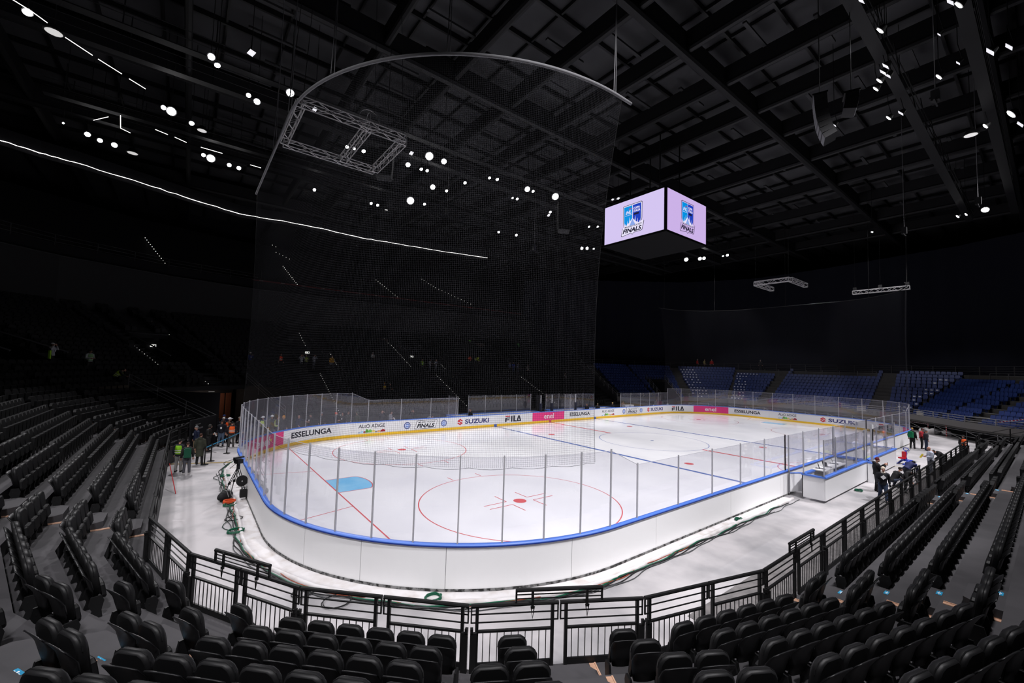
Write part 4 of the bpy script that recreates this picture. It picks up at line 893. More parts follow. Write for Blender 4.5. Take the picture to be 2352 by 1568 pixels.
def screen(face):
    a = face*pi/2; base = 3.16
    f = lambda x, y, o: (base*sin(a)+x*cos(a)+o*sin(a), -base*cos(a)+x*sin(a)-o*cos(a), .17+y)
    mb = MB(); W, Hh = 2.98, 3.38; mb.add([f(-W, 0, 0), f(W, 0, 0), f(W, Hh, 0), f(-W, Hh, 0)], [(0, 1, 2, 3)]); s = mb.build('screen_panel', SCR[0] if face == 3 else SCR[1], sb)
    cx, cy, k = .0, .42, 1.0
    def pg(nm_, m_, P, o): mb = MB(); mb.add([f(cx+x, cy+y, o) for x, y in P], [tuple(range(len(P)))]); mb.build(nm_, m_, s)
    sh = [(-.92, .62), (-1.02, .62), (-1.16, -.02), (-1.08, -.12), (-.14, .0), (0, -.14), (.14, .0), (.90, .02), (1.0, .10), (1.16, .78), (1.06, .86), (.90, .84), (.96, 1.1), (.98, 2.42), (.90, 2.52), (-.90, 2.52), (-.98, 2.42), (-.96, 1.1), (-.86, .62)]
    pg('emblem_outline', E_INK, sh, .004)
    c0 = (0, 1.2); pg('emblem_border', E_WH if face == 3 else SCR[1], [(x*.955, c0[1]+(y-c0[1])*.965) for x, y in sh], .006)
    pg('shield_left', E_CY, [(-.84, 1.1), (-.86, 2.40), (-.03, 2.40), (-.03, .75), (-.75, .70)], .008); pg('shield_right', E_RO, [(.03, .75), (.03, 2.40), (.86, 2.40), (.84, 1.1), (.75, .70)], .008)
    sp = [(-.8, .62), (-.72, .95), (-.66, .75), (-.55, .8), (-.52, 1.2), (-.48, .85), (-.33, .95), (-.28, 1.45), (-.22, 1.05), (0, 1.30), (.22, 1.05), (.28, 1.45), (.33, .95), (.48, .85), (.52, 1.2), (.55, .8), (.66, .75), (.72, .95), (.8, .62)]
    pg('skyline_shape', E_WH, sp, .010); pg('roof_shape', E_GR, [(-.30, .66), (.30, .66), (0, 1.22)], .012)
    def lt(nm_, m_, t_, x0, x1, y0, y1, fat, shr, o): mb = MB(); lettering(mb, t_, x0, x1, y0, y1, lambda x, y: f(cx+x, cy+y, o), fat, shr); mb.build(nm_, m_, s)
    lt('lettering', E_WH, 'iHL', -.70, -.12, 1.72, 2.02, .03, .25, .010); pg('small_bar', E_WH, [(-.75, 1.60), (-.08, 1.60), (-.08, 1.63), (-.75, 1.63)], .010); pg('tricolour_bar', E_RE, [(-.36, 2.10), (-.12, 2.10), (-.10, 2.18), (-.34, 2.18)], .010)
    lt('cup_lettering', E_WH, 'COPPA', .10, .72, 1.98, 2.18, .04, .2, .010); lt('cup_lettering', E_WH, 'ITALIA', .10, .76, 1.74, 1.94, .04, .2, .010); pg('puck_shape', E_INK, [(.12, 1.5), (.62, 1.5), (.66, 1.66), (.16, 1.66)], .010)
    lt('plaque_lettering', E_INK, 'FINALS', -1.0, .92, .10, .48, .045, .25, .009); lt('plaque_small_lettering', E_INK, 'MILANO HOCKEY', -.78, .98, .54, .69, .02, .25, .013)
for fc in (0, 1, 2, 3): screen(fc)

# ------------------------------------------------------------------ trusses, line array speakers, hoists
def truss(par, p0, p1, w=.30, r=.024):
    p0, p1 = Vector(p0), Vector(p1); d = (p1-p0).normalized(); L = (p1-p0).length; s = Vector((-d.y, d.x, 0)); u = Vector((0, 0, 1)); mb = MB(); h = w/2
    cs = [(-h, -h), (h, -h), (h, h), (-h, h)]
    for a, b in cs: mb.tube([p0+s*a+u*b, p1+s*a+u*b], r, 5)
    n = max(2, int(L/.5))
    for j in range(n):
        for q in range(4):
            a, b = cs[q], cs[(q+1) % 4]; f0, f1 = j/n*L, (j+1)/n*L
            if (j+q) % 2: a, b = b, a
            mb.tube([p0+d*f0+s*a[0]+u*a[1], p0+d*f1+s*b[0]+u*b[1]], r*.55, 4)
    for f in (0, L):
        for q in range(4): a, b = cs[q], cs[(q+1) % 4]; mb.tube([p0+d*f+s*a[0]+u*a[1], p0+d*f+s*b[0]+u*b[1]], r, 4)
    mb.build('truss_beam', TRUSS, par)
t = thing('lighting_truss', 'aluminium box truss frame with a middle beam hanging at the upper left', 'truss', (-27.2, -2.1, 16))
for a, b in (((-2.15, -1.95, 0), (2.05, -1.95, 0)), ((-2.15, 1.95, 0), (2.05, 1.95, 0)), ((-2.15, -1.78, 0), (-2.15, 1.78, 0)), ((2.05, -1.78, 0), (2.05, 1.78, 0)), ((.45, -1.78, 0), (.45, 1.78, 0))): truss(t, a, b)
mb = MB(); mb.tube([(.45+.42*cos(j*pi/10), -1.95, .30+.42*sin(j*pi/10)) for j in range(20)], .016, 4, closed=True); mb.tube([(.45, -1.8+.3*cos(j*pi/8), .35+.3*sin(j*pi/8)) for j in range(16)], .016, 4, closed=True); mb.build('hoop', TRUSS, t)
mb = MB()
for x in (-2.1, 2.0):
    for y in (-1.9, 1.9): mb.tube([(x, y, .15), (x*.8, y*.8, 9.8)], .012, 4)
mb.build('hanging_cables', STEEL_K, t)
t = thing('lighting_truss', 'small grey U shaped truss hanging before the black drape', 'truss', (17, -3.1, 16))
for a, b in (((0, -1.7, 0), (0, 1.7, 0)), ((.2, 1.7, 0), (4.6, 1.7, 0)), ((.2, -1.7, 0), (4.6, -1.7, 0))): truss(t, a, b, .4, .03)
mb = MB(); mb.tube([(0, -1.6, .2), (0, -1.6, 9.8)], .012, 4); mb.tube([(0, 1.6, .2), (0, 1.6, 9.8)], .012, 4); mb.build('hanging_cables', STEEL_K, t)
t = thing('lighting_truss', 'single straight grey truss bar hanging before the drape at right', 'truss', (30, -9.5, 16)); truss(t, (0, -2.5, 0), (0, 2.5, 0), .4, .03)
for y in (-2.3, 0, 2.3): mb = MB(); mb.box((0, y, .4), (.25, .35, .4)); mb.tube([(0, y, .5), (0, y, 9.8)], .012, 4); mb.build('hoist_motor', STEEL_K, t)
def array(x, y, zt, n, h, ang, lab, edge):
    t = thing('line_array', lab, 'speaker', (x, y, zt), ang); th = 0; p = Vector((0, 0, 0))
    for j in range(n):
        th = rad(3+j*j*28/n/n); d = Vector((0, sin(th), -cos(th))); c_ = p+d*h/2; p = p+d*h
        mb = MB(); m_ = Matrix.Rotation(th, 3, 'X'); mb.box(c_, (.9, .5, h*.94), mtx=m_); mb.build('cabinet', cm(30, 30, 32), t)
        mb = MB(); mb.box(c_+m_ @ Vector((0, -.255, 0)), (.86, .012, h*.8), mtx=m_); mb.build('grille', edge, t)
    mb = MB(); mb.box((0, 0, .06), (.8, .6, .08)); mb.tube([(0, 0, .1), (0, 0, 28-zt)], .02, 4); mb.build('flying_frame', STEEL_K, t)
array(-23.2, 3.6, 19.2, 8, .24, rad(150), 'curved black line array speaker hanging just below the truss frame', cm(70, 70, 73))
array(-9.0, 2.4, 19.2, 9, .27, rad(150), 'curved black line array speaker hanging left of the scoreboard', cm(70, 70, 73))
array(-9.0, -15.0, 19.3, 8, .27, rad(200), 'large black line array speaker hanging at upper right, paler grey grille', cm(112, 112, 116))  # grille colour paler than on the left arrays
array(-8.1, -16.0, 19.3, 3, .27, rad(20), 'short pale edged line array speaker beside the large one at upper right', cm(190, 190, 194))
for q, (x, y, z0, lab) in enumerate(((-4.6, -18.4, 19.4, 'black hoist motor on a thin chain at upper right above the dish lamp'), (10.3, -18.6, 18.2, 'black hoist motor on a thin chain right of the long drape top'), (10.9, -14.7, 17.2, 'black hoist motor on a thin chain right of the scoreboard'), (-15.8, 9.2, 18.6, 'black hoist motor on a thin chain between the bright floodlights'), (-5.3, 10.2, 17.8, 'black hoist motor on a thin chain below the middle floodlights'))):
    t = thing('chain_hoist', lab, 'hoist', (x, y, z0)); mb = MB(); mb.box((0, 0, .2), (.3, .3, .5)); mb.box((0, 0, -.12), (.9, .06, .06)); mb.build('motor', STEEL_K, t); mb = MB(); mb.tube([(0, 0, .4), (0, 0, 28-z0)], .018, 4); mb.build('chain', cm(90, 90, 92), t)

# ------------------------------------------------------------------ penalty boxes, timekeeper table, benches
def lowwall(name, pts, lab, cat='rink wall', h=1.12, m_=BOARD, rail=True, w=.09, z0=.0):
    t = thing(name, lab, cat, (pts[0][0], pts[0][1], z0)); o = Vector((*pts[0], 0))
    for a, b in zip(pts, pts[1:]):
        A, B = Vector((*a, 0))-o, Vector((*b, 0))-o; c_ = (A+B)/2; an_ = math.atan2((B-A).y, (B-A).x); mb = MB(); mb.box((c_.x, c_.y, h/2+.03), ((B-A).length, w, h-.06), an_); mb.build('wall_panel', m_, t)
        if rail: mb = MB(); mb.box((c_.x, c_.y, h+.03), ((B-A).length+w, w+.09, .065), an_); mb.build('cap_rail', RAILB, t)
    return t
lowwall('penalty_box_wall', [(-6.35, -13.75), (-7.75, -13.75), (-7.75, -14.62), (-.55, -14.62), (-.55, -13.25)], 'white wall of the nearer penalty box and timekeeper bench with blue rail')
lowwall('penalty_box_wall', [(-.1, -13.25), (-.1, -14.58), (6.95, -14.58), (6.95, -13.25)], 'white wall of the farther penalty box with blue rail')
t = thing('box_door', 'white open door at the side of the nearer penalty box', 'door', (-7.72, -13.1, 0)); mb = MB(); mb.box((.45, -.25, .58), (.95, .06, .9), -.5); mb.build('door_leaf', BOARD, t); mb = MB(); mb.box((.45, -.25, 1.06), (.95, .08, .04), -.5); mb.build('door_rail', RAILB, t)
mb = MB(); mb.box((0, -.03, .62), (.06, .06, 1.15)); mb.box((.0, -.62, .62), (.06, .06, 1.15)); mb.build('door_jamb', cm(120, 120, 124), t)
def panes(name, pts, lab, zb, zt, step, group='plexiglass shields around the rink'):
    t = thing(name, lab, 'glass shield', (*pts[0], 0), 0, group); o = Vector(pts[0])
    for a, b in zip(pts, pts[1:]):
        A, B = Vector(a)-o, Vector(b)-o; n = max(1, round((B-A).length/step)); an_ = math.atan2((B-A).y, (B-A).x)
        for q in range(n): c_ = A.lerp(B, (q+.5)/n); mb = MB(); mb.box((*c_, (zb+zt)/2), ((B-A).length/n-.03, .012, zt-zb), an_); mb.build('pane', GLASS, t)
        for q in range(n+1): c_ = A.lerp(B, q/n); mb = MB(); mb.box((*c_, (zb+zt)/2+.02), (.05, .045, zt-zb+.06), an_); mb.build('post', ALU, t)
panes('box_glass', [(-7.7, -14.6), (-.6, -14.6)], 'plexiglass shield standing on the nearer penalty box wall', 1.19, 2.9, 1.8)
panes('box_glass', [(-.1, -14.56), (6.9, -14.56)], 'plexiglass shield standing on the farther penalty box wall', 1.19, 2.9, 2.3)
panes('box_glass', [(-.55, -13.1), (-.55, -14.55)], 'plexiglass cross shield between the two penalty boxes', 1.19, 2.9, 1.4)
panes('box_glass', [(-7.7, -13.1), (-7.7, -13.75)], 'narrow plexiglass pane above the open box door', 1.19, 2.9, .7)
t = thing('goal_light_post', 'tall pale post with black handle strip between the penalty boxes', 'post', (-.35, -14.86, FZ)); mb = MB(); mb.box((0, 0, .55), (.5, .3, 1.1)); mb.build('base_box', BOARDX, t); mb = MB(); mb.box((0, 0, 1.13), (.52, .32, .07)); mb.build('base_cap', RAILB, t)
for x in (-.1, .1): mb = MB(); mb.box((x, 0, 2.25), (.07, .07, 2.2)); mb.build('upright', ALU, t)
mb = MB(); mb.box((0, -.05, 2.75), (.06, .05, .7)); mb.build('handle_strip', STEEL_K, t); mb = MB(); mb.box((0, -.06, 3.2), (.12, .03, .25)); mb.build('white_tag', WHITE, t)
t = thing('timekeeper_table', 'white timekeeper table inside the nearer penalty box', 'table', (-3.2, -13.6, 0)); mb = MB(); mb.box((0, 0, .95), (3.6, .62, .05)); mb.build('table_top', BOARDX, t)
for x in (-1.7, 1.7): mb = MB(); mb.box((x, 0, .47), (.06, .55, .94)); mb.build('leg', cm(120, 120, 124), t)
for q, (x, a) in enumerate(((-4.5, .4), (-3.6, .9), (-2.2, .3))):
    t = thing('laptop', ['open dark laptop on the timekeeper table nearest the open door', 'open grey laptop in the middle of the timekeeper table', 'open laptop at the far end of the timekeeper table'][q], 'laptop', (x, -13.6, .985), a)
    mb = MB(); mb.box((0, 0, 0), (.36, .26, .02)); mb.build('keyboard_base', cm(120, 120, 125), t); mb = MB(); mb.box((0, .15, .13), (.36, .015, .26), mtx=Matrix.Rotation(-.25, 3, 'X')); mb.build('lid', cm(38, 38, 42), t)
t = thing('office_chair', 'dark chair in the nearer penalty box', 'chair', (-3.9, -14.15, 0)); mb = MB(); mb.box((0, 0, .5), (.45, .42, .07)); mb.build('seat', cm(38, 38, 42), t); mb = MB(); mb.box((0, -.2, .85), (.42, .05, .5)); mb.build('backrest', cm(38, 38, 42), t); mb = MB(); mb.tube([(0, 0, 0), (0, 0, .48)], .03, 6); mb.tube([(-.25, 0, .05), (.25, 0, .05)], .02, 5); mb.tube([(0, -.25, .05), (0, .25, .05)], .02, 5); mb.build('base', STEEL_K, t)
mb = MB(); mb.box((0, 0, .3), (1.2, .5, .6)); mb.box((.3, 0, .65), (.5, .45, .12)); tag(mb.build('equipment_case', cm(52, 52, 58), loc=(-1.6, -14.1, 0)), 'dark equipment case inside the nearer penalty box', 'case')
mb = MB(); mb.ball((0, 0, .18), (.35, .25, .18), 10, 6); tag(mb.build('yellow_reflection_form', cm(215, 235, 90), loc=(2.6, -14.1, .62)), 'bright yellow green form standing for a reflection in the farther penalty box', 'bag')  # rounded form added in place of a yellow green glass reflection
lowwall('bench_wall', [(-12.0, 13.3), (-12.0, 14.7), (-1.3, 14.7), (-1.3, 13.3)], 'white rear wall of the left players bench'); lowwall('bench_wall', [(.8, 13.3), (.8, 14.7), (11.5, 14.7), (11.5, 13.3)], 'white rear wall of the right players bench')
panes('bench_glass', [(-9.6, 14.7), (-1.4, 14.7)], 'plexiglass shield behind the left players bench', 1.19, 2.95, 2.1); panes('bench_glass', [(.9, 14.7), (9.2, 14.7)], 'plexiglass shield behind the right players bench', 1.19, 2.95, 2.1)
panes('bench_glass', [(-11.9, 13.2), (-11.9, 14.6)], 'narrow plexiglass cross shield at the left end of the players benches', 1.19, 3.0, 1.3); panes('bench_glass', [(2.6, 13.3), (4.3, 13.3)], 'clear glass gate standing open at the right players bench', 1.19, 2.95, .85)
for x, lab in ((-1.08, 'dark blue padded post at the end of the left players bench'), (.60, 'black padded post between the players benches'), (4.4, 'dark blue padded post beside the open glass gate')):
    t = thing('padded_post', lab, 'post', (x, 13.35, 0)); mb = MB(); mb.box((0, 0, 1.55), (.26, .2, 1.0)); mb.build('padding', cm(22, 25, 42), t); mb = MB(); mb.box((0, 0, 1.5), (.1, .1, 2.95)); mb.build('core', ALU, t)
mb = MB(); mb.box((0, 0, 1.45), (.75, .12, 2.9)); tag(mb.build('bench_door_panel', BLACKW, loc=(-.2, 14.7, 0)), 'tall black panel in the gap between the players benches', 'panel')
for q, x in enumerate((15.6, 16.6)): mb = MB(); mb.box((0, 0, .65), (.9, .5, 1.3)); tag(mb.build('white_crate', cm(200, 202, 205), loc=(x, 14.6, FZ)), 'white plastic crate behind the bench side glass, %s of two' % ('left', 'right')[q], 'crate')

# ------------------------------------------------------------------ tarp skirt, cables, coils round the outside of the boards
S0, S1 = NS+8.3, NS+53.5                          # from the penalty box door round the near corner to the left end
mb = MB(); S = srange(S0, S1, .22); V = []; n = 8
for j, s in enumerate(S):
    wd = .34+.16*max(0, sin((s-NS-20)/20*pi)) if s < NS+40 else .42; jit = random.uniform(-.02, .02); rr = .055+.02*sin(s*3.7)
    for o_, z in ((.125, .005), (.2, .02+.015*sin(s*5)), (.125+wd*.6, .012+.012*sin(s*7+1)), (.125+wd, .02), (.125+wd+.03+jit, .05+rr*.6), (.125+wd+.09+jit, .06+rr*.5), (.125+wd+.13+jit, .03), (.125+wd+.12+jit, FZ+.045)):
        V.append((*rink(s, o_), z+FZ+.05-.045))
mb.add(V, [(i*n+j, (i+1)*n+j, (i+1)*n+j+1, i*n+j+1) for i in range(len(S)-1) for j in range(n-1)])
tag(mb.build('tarp_skirt', TARP, smooth=True), 'wrinkled white tarp strip lying round the foot of the boards', 'tarp')
def cable(o0, s0, s1, r, m_, lab, amp=.05, z=FZ+.02):
    mb = MB(); ph = random.random()*9
    mb.tube([(*rink(s, o0+amp*sin(s*1.7+ph)+amp*.6*sin(s*4.1+ph*2)+(.16*max(0, sin((s-NS-20)/20*pi)) if s < NS+40 else .08)), z+.015*(1+sin(s*3+ph))) for s in srange(s0, s1, .25)], r, 5)
    tag(mb.build('floor_cable', m_), lab, 'cable', 'cables lying along the tarp edge')
BLKC, GRNC, ORGC = cm(26, 27, 28), cm(14, 84, 60, .5), cm(205, 80, 40)
cable(.66, S0+2, S1-6, .022, GRNC, 'green hose running beside the tarp edge past the gate', .05)
cable(.70, S0+1, S1-4, .018, BLKC, 'black cable running closest to the tarp edge'); cable(.76, S0+3, S1-3, .016, BLKC, 'black cable running just outside the green hose'); cable(.83, S0, S1-9, .014, cm(70, 72, 74), 'grey cable running outermost past the gate'); cable(.62, S0+8, S1-10, .010, cm(150, 70, 45), 'thin orange cable in the bundle by the gate'); cable(.80, NS+34, S1-2, .014, cm(40, 55, 50), 'loose dark cable tangled along the left end', .16)
def coil(x, y, r, m_, lab, turns=4, th=.016, z=FZ):
    mb = MB(); mb.tube([(x+(r+.02*sin(j*.9))*cos(j*2*pi/18), y+(r+.02*cos(j*.7))*sin(j*2*pi/18), z+.03+.018*j/18) for j in range(18*turns+1)], th, 5); tag(mb.build('cable_coil', m_), lab, 'cable coil')
coil(-26.85, -11.55, .2, GRNC, 'green hose coil on the floor below the gate'); coil(-30.55, -3.85, .24, GRNC, 'green hose coil on the floor left of the boards'); coil(-13.8, -13.35, .14, GRNC, 'small green coil halfway along the penalty side boards'); coil(-30.5, -.55, .22, GRNC, 'green coil below the orange coil by the tripod', 3); coil(-30.35, 4.7, .2, GRNC, 'green coil left of the tripod head', 3); coil(-3.55, -14.95, .18, GRNC, 'small green coil by the penalty box foot')
coil(-30.5, -.2, .2, ORGC, 'orange cable coil on the floor beneath the tripod', 5, .022, FZ+.02); coil(-28.9, -10.3, .34, BLKC, 'thin black cable loops on the floor left of the gate', 2, .010); coil(-29.5, -9.4, .26, BLKC, 'second set of thin black cable loops left of the gate', 2, .010); coil(-30.5, -2.4, .28, BLKC, 'thin black cable loops beside the left end tarp', 2, .010)
for q, (x, y, L_, a, w, m_, lab) in enumerate(((-31.3, 8.6, 3.3, -.36, .07, cm(170, 150, 105), 'pale wooden strip across the floor under the belt posts'), (6.75, -15.0, 2.1, -1.38, .12, cm(190, 184, 172), 'pale cable cover across the floor beyond the penalty box'))):
    mb = MB(); mb.box((0, 0, .02), (L_, w, .04)); tag(mb.build('floor_strip', m_, loc=(x, y, FZ), rz=a), lab, 'floor strip')
# television camera tripod at the left end boards
t = thing('camera_tripod', 'black camera tripod with pan head standing at the left end boards', 'tripod', (-30.25, .35, FZ)); H_ = Vector((.05, .1, 1.45))
for q, (x, y) in enumerate(((-.48, .15), (.42, -.2), (-.1, .9))):
    f = Vector((x, y, 0)); mb = MB(); d = (H_-f)
    for sx in (-.035, .035): mb.tube([f+d*.42+Vector((sx, sx, 0)), H_-Vector((0, 0, .12))+Vector((sx, sx, 0))], .016, 5)
    mb.tube([f, f+d*.5], .018, 5); mb.box(f+d*.45, (.1, .08, .08)); mb.tube([f+Vector((-.06, 0, .02)), f+Vector((.06, 0, .02))], .02, 5); mb.build('leg', STEEL_K, t)
mb = MB(); mb.tube([H_-Vector((0, 0, .2)), H_+Vector((0, 0, .05))], .07, 8); mb.box(H_+Vector((0, 0, .14)), (.24, .28, .18), .5); mb.box(H_+Vector((0, 0, .30)), (.42, .12, .06), .5); mb.box(H_+Vector((-.16, .0, .24)), (.06, .1, .12), .5); mb.build('pan_head', STEEL_K, t)
mb = MB(); mb.tube([H_+Vector((0, 0, .12)), H_+Vector((-.32, -.1, -.12))], .012, 5); mb.build('pan_handle', STEEL_K, t)
t = thing('cable_reel', 'black cable reel hanging from the tripod', 'cable reel', (-30.05, .25, .72)); mb = MB()
for dy in (-.06, .06): mb.tube([(0, dy-.012, 0), (0, dy+.012, 0)], .22, 20)
mb.tube([(0, -.06, 0), (0, .06, 0)], .15, 14); mb.build('reel', STEEL_K, t); mb = MB(); mb.tube([(0, -.09, 0), (0, -.06, 0)], .03, 8); mb.build('hub', cm(150, 150, 150), t); mb = MB(); mb.tube([(-.2, 0, -.25), (.2, 0, -.25)], .012, 5); mb.build('reel_stand', cm(170, 170, 170), t)
t = thing('equipment_case', 'small black equipment box between the tripod legs by the boards', 'case', (-29.95, .05, FZ+.1)); mb = MB(); mb.box((0, 0, .18), (.34, .26, .30)); mb.build('box', STEEL_K, t); mb = MB(); mb.tube([(-.12, 0, .33), (-.12, 0, .42), (.12, 0, .42), (.12, 0, .33)], .014, 5); mb.build('handle', STEEL_K, t)
t = thing('duffel_bag', 'black duffel bag with pale straps slumped under the tripod', 'bag', (-30.62, .35, FZ), .9); mb = MB(); mb.ball((0, 0, .2), (.40, .22, .2), 12, 8); mb.build('bag_body', cm(22, 22, 24), t, True)
for x in (-.12, .06): mb = MB(); mb.tube([(x, -.24, .18), (x, -.14, .44), (x, .06, .50), (x, .2, .40)], .015, 5); mb.build('strap', cm(130, 130, 130), t)
# belt posts with a blue belt
BP = [(-31.13, 8.15), (-30.8, 9.0), (-29.9, 11.0), (-28.9, 13.6)]
for q, (x, y) in enumerate(BP):
    t = thing('belt_post', 'black belt barrier post, %s along the blue belt from the parka' % od(q), 'belt post', (x, y, FZ)); mb = MB(); mb.tube([(0, 0, 0), (0, 0, .02), (0, 0, .05)], [.19, .19, .05], 16); mb.build('base', STEEL_K, t); mb = MB(); mb.tube([(0, 0, .03), (0, 0, 1.0)], .035, 10); mb.build('pole', STEEL_K, t); mb = MB(); mb.tube([(0, 0, .92), (0, 0, 1.02)], .045, 10); mb.build('belt_head', STEEL_K, t)
for q, (a, b) in enumerate(zip(BP, BP[1:])):
    mb = MB(); A, B = Vector((*a, .90)), Vector((*b, .90)); m_ = (A+B)/2; mb.box((0, 0, 0), ((B-A).length-.08, .006, .05)); tag(mb.build('blue_belt', cm(60, 160, 205), loc=m_, rz=math.atan2((B-A).y, (B-A).x)), 'blue belt stretched from the %s to the %s belt post' % (od(q), od(q+1)), 'belt')
mb = MB(); mb.tube([(-32.62, 4.3, .95), (-32.3, 2.45, FZ+.01)], .018, 6); tag(mb.build('red_pole', cm(150, 30, 35)), 'thin red pole leaning against the left barrier', 'pole')
# red and blue skating aid
t = thing('skating_aid', 'red and blue plastic skating aid standing on the floor beyond the penalty box', 'skating aid', (8.45, -14.82, FZ), -.5); BLU = cm(35, 60, 165, .4); REDP = cm(190, 30, 45, .4)
for s in (-.2, .2): mb = MB(); mb.tube([(-.45, s, .03), (-.3, s, .06), (.1, s, .3), (.35, s, .28), (.62, s, .06), (.72, s, .03)], [.035, .05, .07, .06, .05, .035], 8); mb.build('runner', BLU, t, True)
mb = MB(); mb.tube([(.05, 0, .25), (.0, 0, .55), (.08, 0, .8), (.1, 0, .98)], [.12, .10, .08, .05], 10); mb.box((.1, 0, .3), (.4, .3, .08)); mb.build('frame', BLU, t, True)
mb = MB(); mb.box((-.24, 0, .45), (.36, .26, .10)); mb.box((-.06, 0, .68), (.10, .24, .42)); mb.build('seat', REDP, t); mb = MB(); mb.tube([(.1+.0, .17*cos(j*pi/8), 1.05+.1*sin(j*pi/8)) for j in range(16)], .025, 6, closed=True); mb.build('handle_ring', BLU, t)
mb = MB(); mb.tube([(8.7, -14.7, .8), (13, -14.3, .3), (17.9, -13.9, .55)], .012, 4); tag(mb.build('tow_rope', cm(60, 62, 64)), 'thin dark rope stretched from the skating aid to the green jacket', 'rope')
# rolled tarp, red and white warning posts and tapes at the scaffold
mb = MB(); mb.tube([(33.6+.5*sin(j*1.7), -12.0-.35*j, FZ+.28+.06*sin(j*2.3)) for j in range(9)], [.22, .34, .30, .38, .30, .36, .28, .30, .15], 9); tag(mb.build('rolled_tarp', TARP, smooth=True), 'crumpled roll of white tarp on the floor before the scaffold', 'tarp')
def stripes(nm, a, b, r, lab, cat, n=10, box=None):
    a, b = Vector(a), Vector(b); t = thing(nm, lab, cat, a); A, W_ = MB(), MB(); d = b-a; an_ = math.atan2(d.y, d.x)
    for j in range(n):
        m_ = A if j % 2 else W_
        if box: m_.box(d*((j+.5)/n), (d.xy.length/n, .01, box), an_)
        else: m_.tube([d*(j/n), d*((j+1)/n)], r, 6)
    A.build('red_bands', cm(170, 35, 45), t); W_.build('white_bands', cm(200, 195, 195), t)
stripes('warning_post', (34.6, -12.5, FZ), (34.6, -12.5, 1.2), .06, 'red and white striped warning post left of the rolled tarp', 'warning post'); stripes('warning_post', (31.4, -14.3, FZ), (31.4, -14.3, 1.2), .05, 'red and white striped warning post right of the rolled tarp', 'warning post')
stripes('warning_tape', (37, -10.2, .9), (34.7, -12.4, .9), 0, 'red and white warning tape across the scaffold behind the far rink corner', 'warning tape', 24, .08); stripes('warning_tape', (27.6, -17.9, 2.15), (25.8, -20.2, 2.9), 0, 'red and white warning tape slanting over the rightmost blue seats', 'warning tape', 22, .08)
for q, (x, y, z, w_, h_, lab, m_) in enumerate(((35.9, -6.3, 2.05, .9, .7, 'small white notice on the blue stand front railing near the middle', cm(150, 148, 145)), (34.5, -11.9, 2.1, .8, .5, 'small white notice on the blue stand front railing near the scaffold', cm(150, 148, 145)))):
    mb = MB()
    for j in range(3): mb.box((0, 0, -h_/3+j*h_/3), (.03, w_, h_*.25))
    tag(mb.build('notice', m_, loc=(x-.2, y, z), rz=0 if q == 0 else -.65), lab, 'notice')
# the end of the penalty side stand
rail_run((16.0, -17.7), (16.0, -26), Z0, 'black guard railing closing the far end of the penalty side stand', (.35, .7, 1.1), Z0+3.5, 1.6, STEEL_K)
rail_run((14.7, -17.75), (17.0, -17.75), Z0, 'short black guard railing at the far corner of the penalty side barrier', (.35, .7, 1.1), None, .8, STEEL_K)

